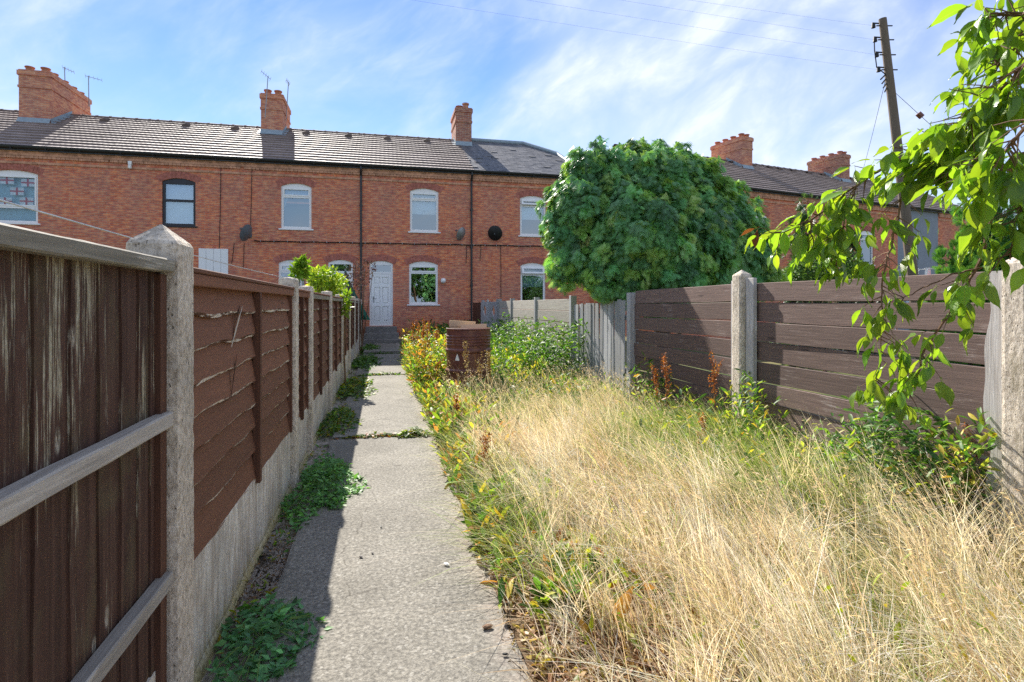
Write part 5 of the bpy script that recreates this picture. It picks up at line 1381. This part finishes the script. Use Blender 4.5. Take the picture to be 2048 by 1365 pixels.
weeds('tall_weeds', 9500, .42, 1.55, 8.0, 14.0, lambda a, b: np.clip(1.5 - (a - .45) * 1.1, 0, 1) * np.clip(.55 + .75 * nz(a, b, 2.6), 0, 1), lambda a, b: .58 + .34 * nz(a, b, 1.9), .075, YG2 + YG2 + GR + OR2, 'tall yellow-green weeds between path and drum', up=.8)
weeds('weeds_by_drum', 2600, 1.0, 2.6, 6.3, 9.0, lambda a, b: np.where((a > 1.0) & (b > 6.2), .6 + .4 * nz(a, b, 2), 0), lambda a, b: .22 + .13 * nz(a, b, 2), .085, YG + GR, 'low green weeds around the rusty drum')
weeds('golden_weeds', 2600, 1.35, 2.3, 7.6, 10.5, lambda a, b: np.clip(.4 + nz(a, b, 2.8, 1), 0, 1), lambda a, b: .48 + .3 * nz(a, b, 2.4, 2), .06, YG2 + YG2 + GR, 'upright yellow-flecked weeds right of the drum', up=1.2)
weeds('bramble_mass', 9500, 1.5, 3.02, 8.0, 14.5, lambda a, b: np.clip((a - 1.4) * 1.4, 0.1, 1), lambda a, b: .25 + np.clip((a - 1.4) * .45, 0, .75) + .14 * nz(a, b, 2), .085, GR + GR + [(.17, .28, .05)], 'mass of green brambles in front of the pale board fence', up=.3)
weeds('back_weeds', 3000, .9, 3.0, 14, 19.7, lambda a, b: np.full(a.shape, .8), lambda a, b: .55 + .2 * nz(a, b, 1.5), .14, GR + [(.16, .10, .05)], 'dark weeds in the shade below the house wall', up=.8)
weeds('corner_nettles', 1500, 2.55, 3.02, 2.35, 3.15, lambda a, b: np.exp(-(((a - 2.9) / .22) ** 2 + ((b - 2.68) / .3) ** 2)), lambda a, b: .75 - .4 * np.abs(b - 2.68) / .4, .060, [(.07, .16, .04), (.10, .21, .045), (.13, .25, .05)], 'dark green nettles against the right fence post', up=.1)
weeds('green_undergrowth', 2600, 1.9, 3.02, 2.7, 4.6, lambda a, b: np.exp(-(((a - 2.6) / .45) ** 2 + ((b - 3.7) / .8) ** 2)), lambda a, b: .30 + 0 * a, .06, GR + YG + YG2, 'green undergrowth among the arching grass', up=.4)
weeds('fence_foot_weeds', 3400, 2.45, 3.02, 2.2, 6.4, lambda a, b: np.clip((a - 2.35) * 1.6, 0, 1) * np.clip(.55 + .8 * nz(a, b, 2.4, 5), 0, 1), lambda a, b: .44 + .30 * nz(a, b, 2.1, 6), .06, GR + YG2, 'mixed green weeds growing up the foot of the plank fence', up=.7)
weeds('wall_foot_weeds', 900, -.628, -.50, 2.0, 18.0, lambda a, b: np.clip(.2 + nz(a, b, 3.0, 2), 0, 1), lambda a, b: .05 + 0 * a, .035, GR + YG, 'small weeds along the foot of the left gravel boards', zf=lambda a, b: .02 + 0 * a, up=.3)
x = rng.uniform(-.63, -.47, 700); y = rng.normal(3.05, .38, 700); n = len(x)
o = scatter('black_debris', CV, CF, np.stack([x, y, np.full(n, .03)], 1), rng.normal(size=(n, 3)) * np.array([[1, 1, .3]]), np.tile([[0, 0, 1.0]], (n, 1)) + rng.normal(0, .6, (n, 3)), rng.uniform(.008, .03, n), jitter([(.05, .038, .028), (.09, .065, .045), (.22, .12, .06)], n, .3), M['leaf'])
setp(o, 'dark soil and leaf debris between path and gravel board', 'litter', kind='stuff')
weeds('scattered_leaves', 420, .8, 2.9, .9, 3.2, lambda a, b: (.3 + .7 * (nz(a, b, 3, 1) > .1)), lambda a, b: .20 + 0 * a, .055, [(.28, .33, .03), (.34, .34, .035), (.20, .28, .03), (.38, .28, .05)], 'yellow-green leaves scattered through the dry grass', up=.9)
weeds('dock_leaves', 46, .58, 1.15, 1.0, 2.4, lambda a, b: np.full(a.shape, .9), lambda a, b: .06 + 0 * a, .14, [(.26, .24, .035), (.34, .18, .05), (.18, .22, .03)], 'long yellowing leaves at the front of the bed', up=1.3, flat=.3)

# weeds at the foot of the left fence, each patch its own clump
def clump(name, cx, cy, rx_, ry_, n, size, h, cols, label, seed=0):
    a_ = rng.uniform(0, 2 * math.pi, n); r_ = np.sqrt(rng.uniform(0, 1, n)) * (1 + .22 * np.sin(a_ * 3 + seed) + .12 * np.sin(a_ * 7 + seed))
    x = cx + rx_ * r_ * np.cos(a_); y = cy + ry_ * r_ * np.sin(a_); x = np.maximum(x, -.635)
    z = .045 + h * np.clip(1.05 - r_, .12, 1) * rng.uniform(.15, 1, n)
    az_ = rng.uniform(0, 2 * math.pi, n); dr = np.stack([np.cos(az_), np.sin(az_), rng.normal(.15, .35, n)], 1)
    e = empty(name, (cx, cy, .04), 0, label, 'weed', 'weed clumps along the left fence')
    T = np.stack([x - cx, y - cy, z - .04], 1)
    scatter('leaves', LV, LF, T, dr, np.tile([[0, 0, 1.1]], (n, 1)) + rng.normal(0, .4, (n, 3)), size * rng.uniform(.55, 1.4, n), jitter(cols, n, .22), M['leaf'], e)
    m = MB()
    for k in range(18):
        q = random.uniform(0, 6.28); rr_ = random.uniform(.5, 1.15)
        xx = max(rx_ * rr_ * math.cos(q), -.63 - cx)
        m.tube([(0, 0, .0), (xx * .5, ry_ * rr_ * math.sin(q) * .5, h * .7), (xx, ry_ * rr_ * math.sin(q), .02)], [.003, .0025, .0012], 4)
    m.build('stems', M['leaf_stem'], e)
M['leaf_stem'] = plain('green_stem', (.12, .20, .05), .7, .2)
def cl_at(u, v): p_ = on_z(u, v, .05); return p_.x, p_.y
x_, y_ = cl_at(540, 1245); clump('weed_clump', -.44, 2.32, .17, .33, 620, .042, .08, [(.13, .32, .13), (.16, .38, .14), (.10, .25, .10)], 'dark green creeping weed nearest the camera at the fence foot', 1)
clump('weed_clump', -.40, 4.25, .22, .68, 1900, .040, .15, [(.14, .33, .09), (.18, .40, .10), (.11, .26, .08)], 'big bushy green weed covering the foot of the second post', 2)
clump('weed_clump', -.46, 6.55, .20, .8, 800, .055, .14, GR + YG, 'weed patch in front of the fourth fence post', 3)
clump('weed_clump', -.40, 9.1, .30, 1.2, 1000, .075, .14, GR + YG, 'long weed patch halfway down the left fence', 4)
clump('weed_clump', -.36, 13.0, .32, 1.4, 800, .10, .16, GR, 'shaded weed patch towards the door', 5)
clump('weed_clump', -.32, 16.6, .36, 1.4, 800, .11, .18, GR, 'farthest shaded weed patch near the door steps', 6)
clump('joint_weeds', -.05, 5.69, .40, .045, 150, .045, .06, YG + OR, 'yellowing weeds growing in the nearest path joint', 7)
clump('joint_weeds', .30, 5.67, .16, .06, 130, .075, .10, YG, 'taller weeds at the right end of the nearest path joint', 8)
clump('joint_weeds', .0, 10.6, .42, .07, 200, .06, .08, YG + GR, 'weeds growing in the second path joint', 9)
clump('joint_weeds', .0, 15.15, .42, .09, 160, .08, .06, GR, 'weeds growing in the farthest path joint', 10)

# seeding docks and dead stalks, each its own plant
def dock(u, v, depth, h, label, lean=.1, brown=True, nseed=260, leaves=9, wide=.055):
    b = at(u, v, depth); b.x = max(b.x, 0.66 + .05 * random.random()); z0 = bed_h(b.x, b.y)
    e = empty('dock_plant', (b.x, b.y, z0), 0, label, 'dock', 'seeding docks in the garden')
    lx, ly = random.uniform(-1, 1) * lean * h, random.uniform(-1, 1) * lean * h
    f_ = lambda q: Vector((lx * q ** 1.5, ly * q ** 1.5, h * q))
    m = MB(); m.tube([f_(k / 8) for k in range(9)], [.006 - .004 * k / 8 for k in range(9)], 5)
    br = []
    for k in range(7):
        q = random.uniform(.5, .85); p_ = f_(q); a_ = random.uniform(0, 6.28); L = h * random.uniform(.12, .24)
        t_ = p_ + Vector((math.cos(a_) * L * .35, math.sin(a_) * L * .35, L)); m.tube([p_, t_], [.003, .0015], 4); br.append((p_, t_))
    m.build('stem', plain('dock_stem', (.28, .12, .05), .8, .2) if 'dock_stem' not in bpy.data.materials else bpy.data.materials['dock_stem'], e)
    br.append((f_(.5), f_(1.0))); br.append((f_(.5), f_(1.0)))
    P = np.array([list(br[i % len(br)][0].lerp(br[i % len(br)][1], random.random())) for i in range(nseed)]) + rng.normal(0, .009, (nseed, 3))
    sc_ = [(.36, .11, .035), (.28, .075, .03), (.44, .18, .05)] if brown else [(.30, .22, .14), (.22, .14, .09), (.38, .30, .2)]
    scatter('seed_head', LV, LF, P, rng.normal(size=(nseed, 3)), rng.normal(size=(nseed, 3)), rng.uniform(.010, .022, nseed) * (1 + depth * .04), jitter(sc_, nseed, .2), M['leaf'], e)['kind'] = 'stuff'
    if leaves:
        hq = rng.uniform(.05, .5, leaves); P = np.array([list(f_(q)) for q in hq]); a_ = rng.uniform(0, 6.28, leaves)
        scatter('leaves', DV, DF, P, np.stack([np.cos(a_), np.sin(a_), rng.normal(.5, .3, leaves)], 1), np.tile([[0, 0, 1.0]], (leaves, 1)) + rng.normal(0, .3, (leaves, 3)), rng.uniform(.10, .19, leaves), jitter(YG + OR, leaves, .15), M['leaf'], e)
dock(1335, 820, 5.2, .80, 'rust-red seeding dock left of the middle fence post', .15)
dock(1432, 810, 5.0, .84, 'rust-red seeding dock right beside the middle fence post', .08)
dock(1400, 905, 4.0, .42, 'low leaning dock in the dry grass before the middle post', .3)
dock(1310, 800, 5.6, .62, 'small dock at the far end of the plank fence', .2)
dock(1845, 900, 3.35, .40, 'thin orange dock under the hanging cherry leaves', .1, leaves=3)
dock(1915, 880, 3.05, .74, 'dark dock spike rising beside the white batten', .25, nseed=320)
dock(865, 990, 3.9, .40, 'dock with orange leaves at the path edge', .2, leaves=12)
dock(915, 870, 5.4, .42, 'dock growing between path and drum', .2)
dock(985, 800, 6.9, .66, 'grey-brown dead stalk left in front of the drum', .12, False, 150, 2)
dock(935, 800, 7.0, .80, 'tall dead stalk in front of the drum', .1, False, 220, 2)
dock(962, 805, 6.9, .64, 'dead stalk right in front of the drum', .25, False, 160, 2)
for k, (u, dpt, h) in enumerate(((797, 9.2, .85), (815, 10.5, .95), (838, 9.8, .98), (858, 11, .95), (873, 9.6, .90), (805, 12.2, .95), (845, 12.6, 1.0), (790, 8.6, .6))):
    dock(u, 700, dpt, h, ['front left', 'middle left', 'central', 'rear right', 'rightmost', 'rear left', 'rearmost', 'lowest, nearest'][k] + ' of the orange docks between path and drum', .08, True, 300, 6)
# small bits on the path
for k, (u, v, s_, mt, lab) in enumerate(((893, 1130, .018, 'upvc', 'small white pebble on the path'), (975, 1255, .024, 'bark', 'dry twig scrap at the right edge of the path'), (762, 1055, .010, 'cable', 'tiny dark pebble on the sunny path'), (1010, 1310, .012, 'cable', 'dark pebble near the bottom of the path'), (745, 1107, .010, 'step', 'tiny grey pebble beside the shadow edge'), (722, 1115, .014, 'step', 'pale pebble in the path shadow'))):
    p_ = on_z(u, v, .056); m = MB(); m.lathe([(0, -.4 * s_), (s_ * .8, -.2 * s_), (s_, .1 * s_), (s_ * .6, .35 * s_), (0, .42 * s_)], (0, 0, 0), 7)
    o = m.build('pebble', M[mt]); o.location = p_ + Vector((0, 0, .003)); o.scale = (1, random.uniform(.5, .8), .8); o.rotation_euler = (0, 0, random.uniform(0, 3)); setp(o, lab, 'pebble', 'bits lying on the path')

# ------------------------------------------------------------------ cherry tree reaching in from the right
ch = empty('cherry_tree', (2.35, .15, 0), 0, 'cherry branches with glossy green leaves hanging in from the right', 'tree')
o0 = ch.location
m = MB(); limb = at(2120, 150, 1.5) - o0
m.tube([(0, 0, -.05), (.02, .03, .8), (-.03, .1, 1.5), (-.1, .2, 2.1), (-.2, .4, 2.6)], [.085, .07, .06, .05, .035], 10)
m.tube([(-.03, .1, 1.5), limb * .6 + Vector((.1, 0, .8)), limb], [.045, .03, .016], 8); m.tube([(-.1, .2, 2.1), at(2110, -60, 1.5) - o0], [.04, .014], 7)
m.tube([limb, at(2075, 240, 1.55) - o0], [.016, .010], 6); m.tube([limb, at(2090, 400, 1.5) - o0], [.016, .010], 6)
m.build('trunk', M['bark'], ch)
# leaf shape: folded along the midrib, tip drooping
lvv = []; lff = []
prof = [(0, .0), (.12, .22), (.28, .40), (.46, .47), (.64, .42), (.80, .27), (.92, .10), (1.0, 0.0)]
nL = 5
for (q, wq) in prof:
    for j in range(nL):
        s_ = (j - 2) / 2
        lvv.append((s_ * wq * .56, q - .10 * abs(s_) * q, .18 * abs(s_) * wq - .26 * q * q + .015 * math.sin(q * 22 + j)))
for i in range(len(prof) - 1):
    for j in range(nL - 1): lff.append((i * nL + j, i * nL + j + 1, (i + 1) * nL + j + 1, (i + 1) * nL + j))
# petiole
b_ = len(lvv); lvv += [(-.012, -.28, .06), (.012, -.28, .06), (.012, 0.02, 0), (-.012, 0.02, 0)]; lff.append((b_, b_ + 1, b_ + 2, b_ + 3))
leaf_me = bpy.data.meshes.new('cherry_leaf'); leaf_me.from_pydata(lvv, [], lff); leaf_me.materials.append(M['cherry']); leaf_me.polygons.foreach_set('use_smooth', [True] * len(lff))
leaf_br = leaf_me.copy(); leaf_br.materials.clear(); leaf_br.materials.append(M['cherry_brown'])
BR = [
 ([(2075, 240, 1.55), (1988, 252, 1.6), (1915, 262, 1.68), (1864, 284, 1.75), (1810, 316, 1.8), (1756, 341, 1.85), (1713, 371, 1.9), (1672, 405, 1.95), (1620, 440, 2.0), (1572, 462, 2.05), (1528, 470, 2.1)], 54, 50, .007),
 ([(2090, 300, 1.5), (2030, 310, 1.55), (1991, 354, 1.6), (1985, 430, 1.65), (1963, 512, 1.7), (1934, 573, 1.72), (1905, 617, 1.76), (1873, 670, 1.8), (1846, 699, 1.84), (1840, 743, 1.86), (1817, 787, 1.9)], 34, 48, .007),
 ([(1810, 322, 1.8), (1802, 405, 1.82), (1786, 480, 1.85), (1768, 547, 1.87), (1764, 600, 1.88), (1762, 650, 1.9), (1765, 700, 1.92), (1750, 772, 1.95)], 40, 46, .004),
 ([(1963, 537, 1.7), (1905, 550, 1.74), (1864, 567, 1.78), (1826, 588, 1.82), (1797, 597, 1.85)], 4, 44, .003),
 ([(2080, -40, 1.5), (2045, 60, 1.52), (2010, 150, 1.56), (1960, 225, 1.62), (1900, 290, 1.7), (1860, 330, 1.75)], 46, 58, .006),
 ([(2060, 20, 1.3), (2040, 30, 1.35), (1995, 30, 1.4), (1965, 45, 1.45)], 12, 60, .004),
 ([(2090, 400, 1.45), (2050, 400, 1.5), (2030, 450, 1.52), (2020, 520, 1.55)], 14, 64, .005),
 ([(1713, 371, 1.9), (1690, 430, 1.95), (1680, 480, 1.98), (1672, 530, 2.0)], 16, 46, .003),
 ([(1620, 440, 2.0), (1625, 480, 2.02), (1630, 520, 2.05)], 8, 44, .003),
 ([(2060, 110, 1.25), (2030, 150, 1.3), (1985, 200, 1.35), (1930, 250, 1.4)], 24, 62, .005),
 ([(2055, 330, 1.45), (2010, 340, 1.5), (1950, 330, 1.6), (1890, 350, 1.7)], 16, 54, .004),
 ([(2055, 60, 1.4), (2020, 110, 1.45), (1990, 130, 1.5)], 10, 54, .004),
 ([(2060, 240, 1.2), (2030, 280, 1.25), (1980, 330, 1.3), (1930, 370, 1.4)], 18, 68, .005),
]
rl = random.Random(5); nleaf = 0
for bi, (pl, cnt, lpx, rad) in enumerate(BR):
    pts = [at(*p_) - o0 for p_ in pl]
    fine = []
    for i in range(len(pts) - 1):
        for k in range(4): fine.append(pts[i].lerp(pts[i + 1], k / 4) + Vector((rl.uniform(-1, 1), rl.uniform(-1, 1), rl.uniform(-1, 1))) * .004)
    fine.append(pts[-1])
    m = MB(); m.tube(fine, [rad * (1 - .7 * k / len(fine)) for k in range(len(fine))], 6)
    bo = link('branch', None, ch) if False else bpy.data.objects.new('branch', bpy.data.meshes.new('branch')); COL.objects.link(bo); bo.parent = ch; bm_ = m
    xV = []; spur = None; spurs = []
    extra = int(cnt * (1.8 if bi < 4 else 3.6))
    for k in range(cnt + extra):
        small = k >= cnt
        q = (k + rl.uniform(0, 1)) / cnt if not small else rl.random()
        if len(pts) > 6: q = .12 + .88 * q
        f_ = q * (len(fine) - 1); i0 = min(int(f_), len(fine) - 2); p_ = fine[i0].lerp(fine[i0 + 1], f_ - i0)
        dpt = pl[min(int(q * (len(pl) - 1)), len(pl) - 1)][2]
        L = lpx * 1.08 / FPX * dpt * rl.uniform(.6, 1.25)
        if bi == 0 and q > .955: L *= .55
        ax_ = (fine[i0 + 1] - fine[i0]).normalized()
        if k % 3 == 0 or spur is None:
            a2 = rl.uniform(0, 6.283); sd = Matrix.Rotation(a2, 3, ax_) @ ax_.orthogonal().normalized()
            spur = p_ + (sd + ax_ * .6 + Vector((0, 0, -.15))).normalized() * rl.uniform(.012, .095); spurs.append((p_, spur))
        p_ = spur
        a_ = rl.uniform(0, 2 * math.pi)
        side = ax_.orthogonal().normalized(); side = Matrix.Rotation(a_, 3, ax_) @ side
        dr = (side * .8 + ax_ * rl.uniform(.2, .8) + Vector((rl.uniform(-.2, .2), rl.uniform(-.2, .2), -rl.uniform(.35, 1.0)))).normalized()
        up_ = Vector((rl.uniform(-.5, .5) - .1, rl.uniform(-.6, .6) + .1, .75))
        s_ = dr.cross(up_).normalized(); nm = s_.cross(dr)
        Mx = Matrix((s_, dr, nm)).transposed().to_4x4()
        wid = rl.uniform(.68, 1.0)
        brown = bi == 0 and q > .955 or rl.random() < .004
        if small:      # the smaller leaves of the twig, joined
            L *= rl.uniform(.5, .95)
            Mt = Matrix.Translation(p_ + dr * L * .25) @ Mx @ Matrix.Diagonal((L * wid, L, L * rl.uniform(.6, 1.4), 1)); xV.append(Mt)
            continue
        lo = bpy.data.objects.new('leaf', leaf_br if brown else leaf_me); COL.objects.link(lo); lo.parent = bo
        lo.matrix_local = Matrix.Translation(p_ + dr * L * .25) @ Mx @ Matrix.Diagonal((L * wid, L, L * rl.uniform(.6, 1.4), 1))
        nleaf += 1
    for a_, b_ in spurs: bm_.tube([a_, a_.lerp(b_, .5) + Vector((0, 0, .004)), b_], [rad * .4 + .0008, .0014, .001], 5)
    bo.data = bm_.mesh('branch', M['bark'])
    A = np.array(lvv); Vx = np.concatenate([(np.array(Mt)[:3, :3] @ A.T).T + np.array(Mt)[:3, 3] for Mt in xV])
    Fx = (np.array(lff)[None] + (np.arange(len(xV)) * len(lvv))[:, None, None]).reshape(-1, 4)
    o = big_mesh('small_leaves', Vx, Fx, M['cherry_small'], jitter([(.17, .31, .045), (.21, .36, .05), (.13, .25, .04)], len(xV), .15).repeat(len(lvv), axis=0), bo, True); o['kind'] = 'stuff'
